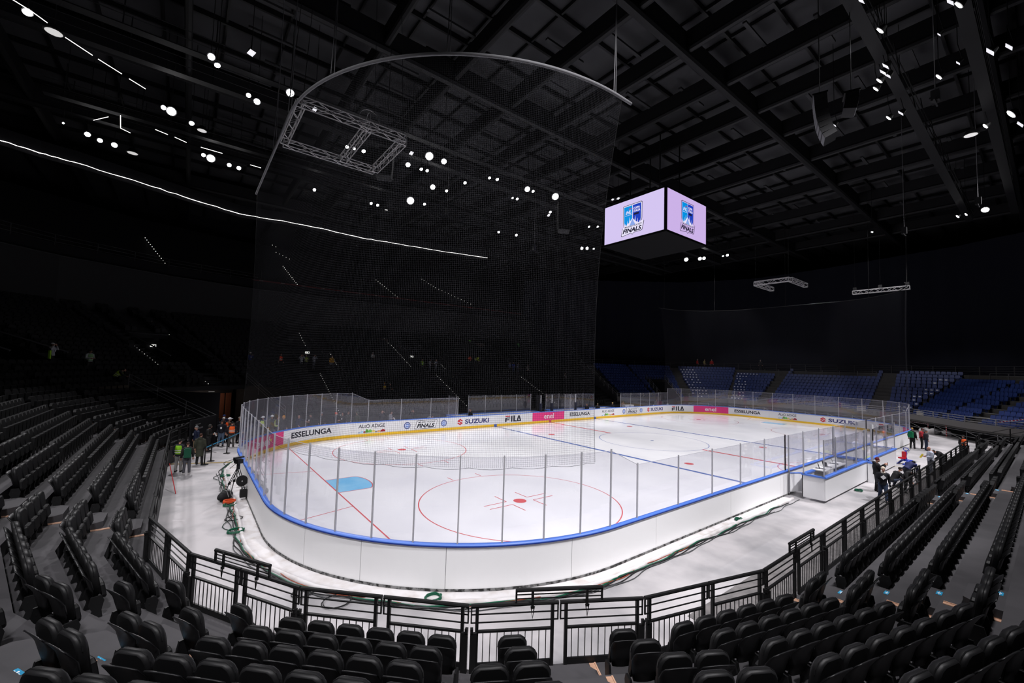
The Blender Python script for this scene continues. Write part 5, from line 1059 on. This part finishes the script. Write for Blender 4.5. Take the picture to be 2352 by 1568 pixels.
# ------------------------------------------------------------------ people
def blob(mb, name, m_, parent, vox=.028, smooth=True):
    o = bpy.data.objects.new('shape', mb.mesh('shape', m_)); md = o.modifiers.new('r', 'REMESH'); md.mode = 'VOXEL'; md.voxel_size = vox; md.use_smooth_shade = True
    sm = o.modifiers.new('s', 'SMOOTH'); sm.factor = .5; sm.iterations = 2; me = evaluated(o); me.name = name; me.materials.clear(); me.materials.append(m_)
    bpy.data.objects.remove(o); n = bpy.data.objects.new(name, me); C.objects.link(n); n.parent = parent; return n
POSE = {                                         # hip, chest, head, then left/right: shoulder-elbow-wrist offsets and knee-ankle
 'stand': dict(hip=(0, 0, .94), chest=(0, .0, 1.36), head=(0, .03, 1.63), el=[(-.25, -.04, 1.12), (.25, -.02, 1.12)], wr=[(-.26, .07, .88), (.26, .08, .88)], kn=[(-.10, .02, .50), (.11, .03, .50)], an=[(-.12, -.02, .09), (.13, .0, .09)]),
 'walk': dict(hip=(0, 0, .92), chest=(0, .03, 1.34), head=(0, .08, 1.61), el=[(-.26, -.10, 1.12), (.26, .05, 1.12)], wr=[(-.28, -.05, .88), (.28, .20, .90)], kn=[(-.09, .14, .52), (.10, -.02, .50)], an=[(-.09, .20, .09), (.11, -.25, .12)]),
 'hold': dict(hip=(0, 0, .94), chest=(0, .0, 1.36), head=(0, .06, 1.62), el=[(-.25, .02, 1.12), (.25, .02, 1.12)], wr=[(-.10, .27, 1.12), (.10, .27, 1.12)], kn=[(-.10, .02, .50), (.11, .03, .50)], an=[(-.12, -.02, .09), (.13, .0, .09)]),
 'phone': dict(hip=(0, 0, .94), chest=(0, -.02, 1.36), head=(0, .03, 1.63), el=[(-.24, .16, 1.18), (.24, .16, 1.18)], wr=[(-.07, .34, 1.42), (.08, .34, 1.42)], kn=[(-.10, .02, .50), (.11, .03, .50)], an=[(-.12, -.02, .09), (.13, .0, .09)]),
 'face': dict(hip=(0, 0, .94), chest=(0, .0, 1.36), head=(0, .03, 1.63), el=[(-.34, .16, 1.28), (.34, .16, 1.28)], wr=[(-.12, .16, 1.58), (.12, .16, 1.58)], kn=[(-.10, .02, .50), (.11, .03, .50)], an=[(-.12, -.02, .09), (.13, .0, .09)]),
 'point': dict(hip=(0, 0, .94), chest=(0, .0, 1.36), head=(0, .03, 1.63), el=[(-.42, .06, 1.30), (.25, -.02, 1.12)], wr=[(-.66, .10, 1.22), (.22, .2, .95)], kn=[(-.10, .02, .50), (.11, .03, .50)], an=[(-.12, -.02, .09), (.13, .0, .09)]),
 'crouch': dict(hip=(0, -.18, .36), chest=(0, .10, .76), head=(0, .26, 1.0), el=[(-.26, .22, .58), (.26, .22, .58)], wr=[(-.12, .42, .46), (.12, .42, .46)], kn=[(-.17, .24, .50), (.17, .24, .50)], an=[(-.16, .0, .09), (.16, .0, .09)]),
 'bend': dict(hip=(0, -.14, .90), chest=(0, .22, 1.12), head=(0, .46, 1.20), el=[(-.24, .34, .90), (.24, .34, .90)], wr=[(-.12, .48, .72), (.12, .48, .72)], kn=[(-.11, .02, .50), (.12, .02, .50)], an=[(-.13, -.08, .09), (.13, -.08, .09)]),
 'sit': dict(hip=(0, -.05, .50), chest=(0, .0, .92), head=(0, .06, 1.19), el=[(-.25, .08, .72), (.25, .08, .72)], wr=[(-.10, .32, .66), (.10, .32, .66)], kn=[(-.13, .40, .50), (.13, .40, .50)], an=[(-.13, .36, .09), (.13, .36, .09)]),
 'sitlean': dict(hip=(0, -.05, .50), chest=(0, .22, .86), head=(0, .42, 1.03), el=[(-.22, .34, .66), (.22, .34, .66)], wr=[(-.08, .55, .60), (.08, .55, .60)], kn=[(-.14, .40, .50), (.14, .40, .50)], an=[(-.14, .36, .09), (.14, .36, .09)])}
HANDM = {}
def hand(mb, w, d, s, th=1):                      # palm, four unequal bent fingers and a thumb from wrist w along d
    d = Vector(d).normalized(); a = d.cross(Vector((0, 0, 1)))
    if a.length < .2: a = Vector((0, 1, 0)).cross(d)
    a.normalize(); b = a.cross(d); w = Vector(w)
    if (a.x > 0) != (s > 0): a = -a
    mb.tube([w-d*.02, w+d*.03, w+d*.085], [.026, .036, .036], 8)
    for q, L_ in enumerate((.070, .080, .075, .058)):
        p = w+d*.08+a*(.030-.020*q)*-s*1.0*s; p1 = p+d*L_*.5+b*.006; p2 = p1+d*L_*.42+b*-.022; mb.tube([p, p1, p2], [.0095, .009, .0075], 6)
    p = w+d*.03-a*.03*-1; mb.tube([p, p+d*.03+a*.022, p+d*.065+a*.02-b*.01], [.012, .011, .009], 6)
np_ = 0
def person(x, y, z, yaw, label, pose='stand', h=1.75, coat=(24, 24, 28), pants=(28, 28, 32), hat=None, hair=(40, 28, 22), long=0, vest=None, hood=None, group=None, extra=None, near=False, glove=None, shoe=(22, 22, 24), scarf=None, skin=None):
    k = h/1.75; P = {q: (Vector(v) if isinstance(v, tuple) else [Vector(u) for u in v]) for q, v in POSE[pose].items()}
    t = thing('person', label, 'person', (x, y, z), yaw, group); t.scale = (k, k, k); hip, ch, hd = P['hip'], P['chest'], P['head']; ax = (ch-hip).normalized(); sk = skin or SKIN; hcol = hair
    sh = [ch+Vector((s*.185, 0, .06)) for s in (-1, 1)]; neck = ch+ax*.10; up2 = (hd-neck).normalized()
    b = MB(); b.tube([hip-ax*.02, hip+ax*.18, ch-ax*.05, ch+ax*.07, neck+up2*.02], [.12, .125, .145, .11, .055], 10); b.tube([neck-ax*.02, hd-up2*.04], .052, 8); b.ball(hd+Vector((0, 0, .01)), (.074, .092, .112), 12, 9); b.ball(hd+Vector((0, .055, -.055)), (.05, .05, .05), 8, 6)
    b.ball(hd+Vector((0, .102, -.012)), (.014, .022, .024), 6, 5)
    for s in (-1, 1): b.ball(hd+Vector((s*.076, -.005, -.01)), (.013, .022, .032), 6, 5)
    for q in (0, 1):
        b.tube([sh[q], P['el'][q], P['wr'][q]], [.055, .042, .030], 8); b.tube([hip+Vector(((q*2-1)*.09, 0, 0)), P['kn'][q], P['an'][q]], [.09, .058, .042], 8); b.ball(P['an'][q]+Vector((0, .05, -.03)), (.045, .11, .04), 8, 5)
    body = blob(b, 'body', sk, t, .024 if near else .032)
    hm = MB()
    for q in (0, 1):
        d = (P['wr'][q]-P['el'][q]); hand(hm, P['wr'][q], d, q*2-1)
    gm = cm(*glove) if glove else sk; o = hm.build('hands', gm, body if not glove else t, True)
    c = MB(); top = neck+ax*.0; lw = .16+.02*(long > 0)
    c.tube([hip-ax*(.06 if not long else .04), hip+ax*.12, ch-ax*.08, ch+ax*.06, top+up2*.03], [lw+.015, lw-.005, .185, .15, .075], 12)
    c.tube([sh[0]+Vector((.02, 0, -.01)), sh[1]+Vector((-.02, 0, -.01))], .085, 8)
    for q in (0, 1): c.tube([sh[q], P['el'][q], P['wr'][q].lerp(P['el'][q], .06)], [.088, .066, .052], 8)
    if long: c.tube([hip+Vector((0, 0, .05)), hip-Vector((0, 0, .25)), hip-Vector((0, 0, long))], [.175, .185, .20], 12)
    if hood: c.ball(neck+Vector((0, -.09, .03)), (.12, .09, .08), 8, 6)
    blob(c, 'jacket', cm(*coat), t, .026 if near else .034)
    l = MB()
    for q in (0, 1): l.tube([hip+Vector(((q*2-1)*.085, 0, .02)), P['kn'][q], P['an'][q]-Vector((0, 0, .02))], [.115, .078, .066], 9)
    l.ball(hip, (.165, .125, .12), 10, 6); blob(l, 'trousers', cm(*pants), t, .026 if near else .034)
    for q in (0, 1): f = MB(); f.ball(P['an'][q]+Vector((0, .055, -.045)), (.055, .135, .05), 10, 6); f.build('shoe', cm(*shoe), t, True)
    e = MB()
    for s in (-1, 1): e.ball(hd+Vector((s*.032, .086, .018)), (.013, .010, .008), 6, 4)
    e.build('eyes', cm(25, 20, 18), t); m_ = MB(); m_.ball(hd+Vector((0, .098, -.062)), (.024, .008, .006), 6, 4); m_.build('mouth', cm(120, 60, 55), t)
    if hat:
        kd, col = hat; o = MB()
        if kd == 'beanie': o.ball(hd+Vector((0, -.012, .055)), (.088, .102, .085), 12, 8); o.ball(hd+Vector((0, -.012, .14)), (.03, .03, .02), 6, 4); nm_ = 'beanie'
        elif kd == 'helmet': o.ball(hd+Vector((0, -.005, .055)), (.105, .125, .095), 12, 8); o.tube([hd+Vector((0, -.005, .045)), hd+Vector((0, -.005, .06))], .128, 14); o.box(hd+Vector((0, .13, .05)), (.14, .07, .015)); nm_ = 'hard_hat'
        elif kd == 'cap': o.ball(hd+Vector((0, -.01, .05)), (.085, .10, .075), 12, 8); o.box(hd+Vector((0, .12, .05)), (.13, .09, .012)); nm_ = 'cap'
        else: o.ball(hd+Vector((0, -.025, .01)), (.105, .11, .14), 12, 8); nm_ = 'hood'
        o.build(nm_, cm(*col), t, True)
    if not hat or hat[0] == 'cap':
        if hair: o = MB(); o.ball(hd+Vector((0, -.022, .04)), (.082, .09, .088), 10, 7); o.build('hair', cm(*hcol), t, True)
    if vest:
        o = MB(); o.tube([hip+ax*.02, hip+ax*.14, ch-ax*.08, ch+ax*.07], [.185, .178, .20, .165], 12); blob(o, 'safety_vest', cm(*vest), t, .03); o = MB()
        for f in (.30, .55): p = hip.lerp(ch, f); o.tube([p-ax*.02, p+ax*.02], .2, 14, cap=False)
        o.build('reflective_band', cm(200, 200, 190), t)
    if scarf: o = MB(); o.tube([neck+Vector((0, .02, -.02)), neck+Vector((0, .02, .06))], [.10, .085], 10); o.build('scarf', cm(*scarf), t, True)
    if extra:
        for kd, col in extra:
            o = MB()
            if kd == 'badge': o.box(ch+Vector((0, .195, -.12)), (.10, .012, .13), .0)
            elif kd == 'bigbadge': o.box(ch+Vector((.03, .20, -.10)), (.16, .012, .16), mtx=Matrix.Rotation(.7, 3, 'Y'))
            elif kd == 'backpack': o.box(ch+Vector((0, -.26, -.18)), (.32, .18, .46)); o.ball(ch+Vector((0, -.26, .06)), (.15, .09, .06), 8, 5)
            elif kd == 'paper': o.box(P['wr'][1]+Vector((.0, .12, .0)), (.21, .012, .28), mtx=Matrix.Rotation(.5, 3, 'X'))
            elif kd == 'phone': o.box(P['wr'][1]+Vector((-.06, .09, .05)), (.08, .012, .15))
            elif kd == 'cloth': o.box(hip+Vector((.26, .05, .02)), (.12, .10, .55))
            o.build({'badge': 'badge', 'bigbadge': 'white_badge', 'backpack': 'backpack', 'paper': 'paper', 'phone': 'phone', 'cloth': 'hanging_vest'}[kd], cm(*col), t)
    return t
toC = lambda x, y: math.atan2(CAMP.y-y, CAMP.x-x)-pi/2   # yaw that faces the stand we look from
A_ = lambda x, y, da=0: (x, y, FZ, toC(x, y)+da)
NV, BK_, DK = (26, 30, 48), (20, 20, 23), (34, 34, 38)
person(-4.78, -16.19, FZ, toC(-4.78, -16.19)+.25, 'person in cream beanie, scarf and black coat with white badge walking behind the barrier', 'walk', 1.72, (22, 24, 30), (40, 52, 74), ('beanie', (205, 190, 172)), near=True, extra=[('bigbadge', (225, 225, 228))], glove=(20, 20, 22), scarf=(200, 190, 178))
person(-2.7, -15.55, FZ, toC(-2.7, -15.5)+1.9, 'person in dark red beanie and black hooded jacket lifting both hands by the penalty box', 'phone', 1.8, BK_, (26, 26, 30), ('beanie', (92, 24, 34)), near=True, hood=True, extra=[('phone', (25, 25, 28))])
person(-.5, -15.9, FZ, toC(0, -15.9)+2.2, 'person in black jacket and cap crouching behind the cream beanie walker', 'crouch', 1.75, BK_, (40, 48, 66), ('cap', (22, 22, 24)), near=True)
person(.9, -16.2, FZ, toC(.9, -16.2)+2.6, 'person in navy padded jacket bending down beyond the crouching group', 'bend', 1.78, (30, 36, 80), (30, 32, 44), ('cap', (20, 22, 30)), near=True, hood=True)
person(-1.6, -16.6, FZ, toC(-1.6, -16.6)+.5, 'person in white topped black cap and black jacket leaning at the barrier', 'bend', 1.72, BK_, BK_, ('beanie', (220, 220, 222)), near=True)
person(18.1, -13.72, FZ, toC(18, -13.7)+2.8, 'person in black overalls with green shoulders seen from behind beyond the skating aid', 'stand', 1.8, (22, 24, 26), BK_, None, (170, 130, 80), hood=True, extra=[('backpack', (10, 110, 70))])
person(18.75, -14.22, FZ, toC(18, -14)+1.4, 'person in red and black jacket, middle of the three by the far corner', 'hold', 1.8, (150, 32, 42), BK_, ('cap', (70, 25, 32)))
person(17.94, -14.6, FZ, toC(18, -14)+1.8, 'person in grey beanie and jeans, rightmost of the three by the far corner', 'stand', 1.75, (36, 36, 42), (48, 58, 78), ('beanie', (92, 92, 96)))
person(5.6, -16.5, FZ, toC(5.6, -16.4)-1.2, 'bald person in pale grey top holding a yellow vest behind the barrier', 'hold', 1.78, (170, 176, 190), (60, 62, 70), None, None, extra=[('paper', (200, 180, 40))])
person(8.1, -16.7, FZ, toC(8, -16.6)-1.0, 'dark haired person in black crouching behind the barrier next to the bald person', 'bend', 1.78, BK_, BK_, None, (30, 26, 24))
person(16.6, -16.9, FZ, toC(16.6, -16.9)+.6, 'person in black cap and orange vest at the far end of the barrier', 'stand', 1.75, BK_, BK_, ('cap', (22, 22, 24)), vest=(240, 92, 30))
person(-32.3, 6.95, FZ, toC(-32.3, 6.9)+pi-.5, 'person in green vest over black jacket seen from behind at the left barrier', 'stand', 1.72, (24, 26, 34), (128, 126, 124), None, (22, 20, 20), vest=(130, 190, 40), near=True)
person(-31.95, 6.2, FZ, toC(-32, 6.2)+pi, 'person with dark green backpack and grey leggings beside the green vest', 'stand', 1.66, (30, 28, 28), (72, 72, 78), None, (50, 34, 30), near=True, extra=[('backpack', (12, 70, 50))], shoe=(200, 196, 194))
person(-31.37, 8.41, FZ, toC(-31.4, 8.4)+pi-.3, 'person in long olive hooded parka standing at the first belt post', 'stand', 1.74, (50, 52, 42), (24, 24, 26), None, (62, 36, 26), long=.48, hood=True, near=True)
person(-31.5, 11.75, FZ, toC(-31.5, 11.8)-1.2, 'person in grey beanie, navy jacket and khaki trousers by the black hoarding', 'stand', 1.74, (24, 32, 56), (158, 138, 112), ('beanie', (112, 114, 116)), near=True, extra=[('badge', (215, 215, 215))])
person(-30.85, 12.2, FZ, toC(-31, 12)+1.3, 'person in dark hood facing the grey beanie by the hoarding', 'hold', 1.74, (30, 30, 30), (28, 28, 30), ('hood', (44, 42, 40)), extra=[('paper', (180, 180, 178))])
person(-30.07, 13.94, FZ, toC(-30, 14)-.2, 'person in dark jacket and jeans with white badge behind the blue belt', 'stand', 1.78, (22, 24, 34), (82, 98, 120), ('cap', (22, 22, 26)), extra=[('badge', (225, 225, 225))])
person(-29.53, 13.2, FZ, toC(-29.5, 13.3)+pi, 'person in orange vest seen from behind at the blue belt', 'stand', 1.74, (26, 26, 34), (70, 68, 66), None, (24, 22, 22), vest=(245, 100, 35))
person(-29.6, 15.1, FZ, toC(-29.6, 15.1)+1.9, 'person in white hard hat and orange vest over brown sleeves in the entrance crowd', 'hold', 1.78, (70, 52, 36), (40, 40, 44), ('helmet', (225, 225, 228)), vest=(235, 85, 30))
person(-29.0, 14.75, FZ, toC(-29, 14.7)+.8, 'tall person in long black coat at the right of the entrance crowd', 'stand', 1.86, (20, 20, 24), BK_, ('cap', (120, 112, 104)), long=.4)
for q, (x, y, yw, co, ht, lab) in enumerate(((-30.35, 16.2, .6, NV, None, 'person in dark jacket with a raised hand at the left of the entrance crowd'), (-29.9, 15.5, .2, (32, 34, 40), ('cap', (215, 215, 215)), 'person in white cap in the middle of the entrance crowd'), (-29.75, 17.0, -.4, (30, 34, 60), ('cap', (40, 60, 120)), 'person in blue cap at the back of the entrance crowd'), (-30.2, 18.0, .9, DK, None, 'bare headed person in dark jacket at the back left of the entrance crowd'), (-28.6, 15.6, .9, (26, 26, 30), ('beanie', (24, 24, 26)), 'person in black beanie at the back right of the entrance crowd'), (-31.25, 15.0, -.7, (26, 28, 32), ('cap', (60, 62, 66)), 'person in dark clothes just behind the hoarding'))):
    person(x, y, FZ, toC(x, y)+yw, lab, ('hold', 'stand')[q % 2], 1.76+.03*(q % 3), co, DK, ht)
BH = [(-27.4, 15.4, 'stand', (60, 62, 70), ('helmet', (225, 228, 230)), (190, 215, 60), 'person in white hard hat, leftmost behind the end glass by the pink advert'), (-26.8, 15.6, 'stand', (70, 72, 80), ('helmet', (228, 230, 232)), None, 'person in white hard hat and grey jacket behind the end glass'), (-26.5, 15.0, 'hold', (50, 50, 54), None, (195, 215, 70), 'bare headed person in yellow green vest behind the end glass'), (-26.15, 14.6, 'stand', (34, 34, 38), ('hood', (205, 140, 40)), None, 'person with mustard yellow hood and black backpack behind the end glass'),
 (-25.0, 15.2, 'point', (36, 42, 66), None, None, 'bald person in navy jacket stretching one arm behind the end glass'), (-24.0, 15.6, 'hold', (38, 38, 40), ('beanie', (60, 60, 50)), None, 'person in dark green beanie with white papers behind the end glass'), (-23.1, 16, 'stand', (32, 32, 34), ('beanie', (150, 152, 156)), None, 'person in pale grey beanie behind the end glass'), (-22.2, 15.3, 'hold', (30, 32, 46), ('beanie', (255, 90, 40)), None, 'person in bright orange beanie behind the end glass'), (-21.5, 15.7, 'stand', (28, 28, 30), None, None, 'bare headed person in black with white badge behind the glass'), (-20.9, 16.2, 'stand', (60, 62, 56), None, None, 'person in dark top standing left of the green jacket'), (-20.4, 15.3, 'stand', (62, 68, 56), ('hood', (66, 72, 60)), None, 'person in grey green hooded jacket behind the sloping glass'),
 (-18.2, 15.4, 'face', (30, 32, 42), None, None, 'bare headed person in navy holding a hand to the face behind the glass'), (-17.5, 15.1, 'hold', (150, 152, 160), None, None, 'person in white sleeves and black vest carrying white paper'), (-15.2, 15.4, 'face', (30, 30, 32), None, None, 'person in black raising an arm behind the second round badge'), (-14.4, 13.9, 'bend', (104, 106, 104), None, None, 'grey haired person in grey hooded top bending behind the glass')]
for q, (x, y, po, co, ht, ve, lab) in enumerate(BH):
    person(x, y, FZ, toC(x, y)+(-.8, .5, 1.2, -.3, .9)[q % 5], lab, po, 1.74+.03*(q % 4), co, (40, 42, 48), ht, (58, 44, 36) if q != 4 else None, vest=ve, extra=[('badge', (220, 220, 220))] if q in (8, 5) else [('paper', (225, 225, 228))] if q == 12 else [('backpack', (30, 30, 32))] if q == 3 else None)
person(-10.9, 13.95, FZ, toC(-10.9, 14)+1.5, 'person in black and red jacket bending in the left players bench', 'crouch', 1.8, (26, 24, 26), BK_, None, (26, 22, 22)); person(-9.7, 14.1, FZ, toC(-9.7, 14)-.9, 'person in black hooded coat standing in the left players bench', 'stand', 1.76, BK_, BK_, None, (60, 46, 40), hood=True)
person(7.3, 14.15, FZ, toC(7, 14)-.6, 'person in dark coat at the left of the right players bench', 'stand', 1.76, (32, 33, 40), DK, None, (70, 48, 40)); person(9.1, 14.0, FZ, toC(9, 14)+pi, 'person in black and white jacket seen from behind in the right players bench', 'stand', 1.76, (36, 36, 38), BK_, ('cap', (200, 190, 150)), extra=[('badge', (210, 210, 210))]); person(11.9, 13.9, FZ, toC(12, 14)+pi, 'fair haired person in black coat at the right end of the players bench', 'stand', 1.82, (20, 20, 23), BK_, None, (205, 180, 110))
person(16.0, 15.4, FZ, toC(16, 15)+.5, 'person behind the white crates on the bench side', 'hold', 1.7, (120, 84, 76), DK, None, (120, 70, 50)); person(24.3, 15.6, FZ, toC(24, 15.6)+.5, 'person in dark coat behind the glass below the blue stand stairs', 'stand', 1.78, (72, 66, 66), DK, None, (130, 90, 70)); person(26.6, 15.0, FZ, toC(26.5, 15)-.5, 'person in pale yellow vest behind the glass right of the stairs', 'crouch', 1.75, (60, 60, 60), DK, ('helmet', (215, 215, 205)), vest=(200, 200, 90)); person(21.8, 14.4, FZ, toC(22, 14.4), 'person in white helmet crouching behind the glass left of the stairs', 'crouch', 1.75, (120, 104, 80), DK, ('helmet', (225, 222, 210)))
def stand_p(i, t, k, yaw, lab, **kw):
    p = fpt(i, t, TR*k+.30); return person(p.x, p.y, Z0+RI*k, math.atan2(-NOR[i].y, -NOR[i].x)-pi/2+yaw, lab, **kw)
X12 = T12
stand_p(8, 1.1, 12, .2, 'person in white cap and pale vest lifting hands to the face in the left portal', pose='face', coat=(150, 150, 156), pants=(44, 42, 42), hat=('cap', (200, 196, 196)), extra=[('cloth', (150, 205, 40)), ('badge', (220, 220, 225))])
stand_p(8, 3.0, 11, -.3, 'person in pale green and white jacket standing right of the left portal', pose='hold', coat=(150, 156, 156), pants=(34, 30, 30), hat=('beanie', (34, 28, 28)), vest=(120, 160, 110))
stand_p(9, -2.2, 9, .9, 'person in green and yellow vest sitting bent over on the left seats', pose='sitlean', coat=(34, 48, 44), pants=(36, 34, 34), hair=(30, 24, 22), vest=(150, 185, 30))
stand_p(10, 5.4, 12, .0, 'person in white hard hat and blue jacket between the portals on the left', pose='phone', coat=(28, 48, 120), pants=(30, 30, 34), hat=('helmet', (205, 202, 200)), extra=[('badge', (210, 210, 210))])
stand_p(11, 2.2, 12, .0, 'person in bright orange vest standing alone in the dark seats', pose='stand', coat=(24, 22, 24), pants=BK_, vest=(235, 70, 30), hair=(20, 18, 18))
for q, (x, k, po, co, ht, ve, pa, lab) in enumerate(((-22.2, 12, 'face', (170, 172, 176), None, None, (60, 62, 70), 'person in white top with raised arm at the first bench side portal'), (-21.7, 12, 'hold', (70, 80, 50), None, (150, 170, 60), (44, 44, 48), 'person in yellow green vest at the left of the first portal'), (-20.9, 12, 'face', (150, 152, 160), None, None, (66, 68, 76), 'person in pale jacket in the middle of the first portal'), (-19.0, 12, 'stand', (190, 140, 30), None, None, (96, 100, 110), 'person with yellow sleeve right of the first portal'),
 (-14.8, 5, 'sit', (30, 28, 24), ('beanie', (225, 150, 40)), (200, 160, 40), (30, 30, 30), 'person in orange beanie and yellow striped clothes sitting low in the dark seats'), (-14.2, 5, 'sit', (28, 28, 28), ('beanie', (110, 112, 114)), None, (40, 36, 26), 'person in grey beanie sitting beside the orange beanie'), (-13.4, 15, 'sit', (150, 152, 152), ('beanie', (205, 205, 205)), None, DK, 'person in white hooded top sitting high left of the second portal'),
 (-7.6, 12, 'stand', (60, 90, 40), None, (150, 200, 60), DK, 'person in bright green vest at the second bench side portal'), (-6.5, 12, 'hold', (150, 152, 158), None, None, (80, 84, 92), 'person in white striped top in the middle of the second portal'), (-5.6, 12, 'hold', (160, 162, 166), None, None, (80, 82, 90), 'person with white papers at the right of the second portal'), (1.2, 15, 'bend', (220, 80, 50), ('helmet', (230, 80, 50)), None, DK, 'person in orange red helmet bending right of the second portal'), (2.4, 15, 'bend', (190, 215, 40), ('hood', (195, 215, 50)), (195, 220, 45), DK, 'person in bright yellow green hooded jacket beside the orange red helmet'),
 (7.0, 12, 'stand', (80, 84, 110), None, None, DK, 'person in grey at the left of the third portal'), (7.7, 12, 'hold', (30, 56, 150), None, None, (40, 50, 80), 'person in blue jacket at the third bench side portal'), (8.6, 12, 'stand', (96, 98, 110), None, None, (60, 62, 72), 'person in grey jacket right of the blue jacket at the third portal'), (9.9, 11, 'stand', (84, 80, 78), None, None, DK, 'person in brownish jacket at the right of the third portal'), (16.4, 9, 'sit', (90, 84, 80), ('beanie', (150, 140, 130)), None, DK, 'person in pale beanie sitting near the blue stand'))):
    stand_p(12, X12(x), k, (.2, -.4, .5)[q % 3], lab, pose=po, coat=co, pants=pa, hat=ht, vest=ve)
for q, (y, co, lab) in enumerate(((23.6, (150, 35, 30), 'person in red jacket on the blue stand top walkway, leftmost'), (21.4, (120, 112, 70), 'person in dull yellow jacket on the blue stand top walkway'), (19.4, (160, 36, 36), 'person in red jacket and pale hat on the blue stand top walkway'), (13.4, (40, 40, 44), 'person in pale helmet on the blue stand top walkway, rightmost'))):
    i = 2 if y > 15 else 3; p = bpt(2, (1.6-q*1.2), BT*12.6) if q < 3 else bpt(3, -9.5, BT*12.6); person(p.x, p.y, BZ+BR*12, toC(p.x, p.y)+q, lab, 'stand', 1.75, co, DK, ('beanie', (170, 168, 160)) if q > 1 else None)
for q, (i, t, k, col, lab) in enumerate(((12, X12(6.4), 25, (120, 190, 70), 'green notice board high above the second bench side portal'), (12, X12(17.2), 25, (90, 170, 80), 'green notice board high near the blue stand'), (12, X12(-9.8), 23, (84, 70, 60), 'stack of brown cardboard left of the balcony railing'), (12, X12(8.0), 24, (80, 66, 58), 'brown cardboard box right of the balcony railing'))):
    p = fpt(i, t, TR*k+.4); mb = MB(); mb.box((0, 0, .45), (.5 if q < 2 else 1.6, .1 if q < 2 else .6, .9 if q < 2 else .6)); tag(mb.build('notice_board' if q < 2 else 'cardboard_box', cm(*col), loc=(p.x, p.y, Z0+RI*k), rz=0), lab, 'notice' if q < 2 else 'box')
p = fpt(8, -1.5, TR*12+2.6); t = thing('section_sign', 'dim grey section sign reading B9 in the left portal', 'sign', (p.x, p.y, Z0+RI*12+1.15), math.atan2(-NOR[8].y, -NOR[8].x)+pi/2); mb = MB(); mb.box((0, 0, 0), (.9, .04, .55)); mb.build('plate', cm(60, 62, 66), t); mb = MB(); lettering(mb, 'B9', -.3, .32, -.2, .2, lambda x, y: (x, -.025, y), .02); mb.build('lettering', cm(14, 14, 16), t)

SC.view_settings.view_transform = 'Standard'; SC.view_settings.look = 'None'; SC.view_settings.gamma = 1; SC.view_settings.exposure = 0
bpy.data.scenes.remove(_tmp)
w = bpy.data.worlds.new('world'); SC.world = w; w.use_nodes = True; w.node_tree.nodes['Background'].inputs[0].default_value = (.0, .0, .0, 1)
cy = SC.cycles; cy.transparent_max_bounces = 32; cy.max_bounces = 6; cy.diffuse_bounces = 3; cy.use_adaptive_sampling = True; cy.adaptive_threshold = .025; cy.sample_clamp_indirect = 3; cy.use_denoising = True; cy.caustics_reflective = False; cy.caustics_refractive = False
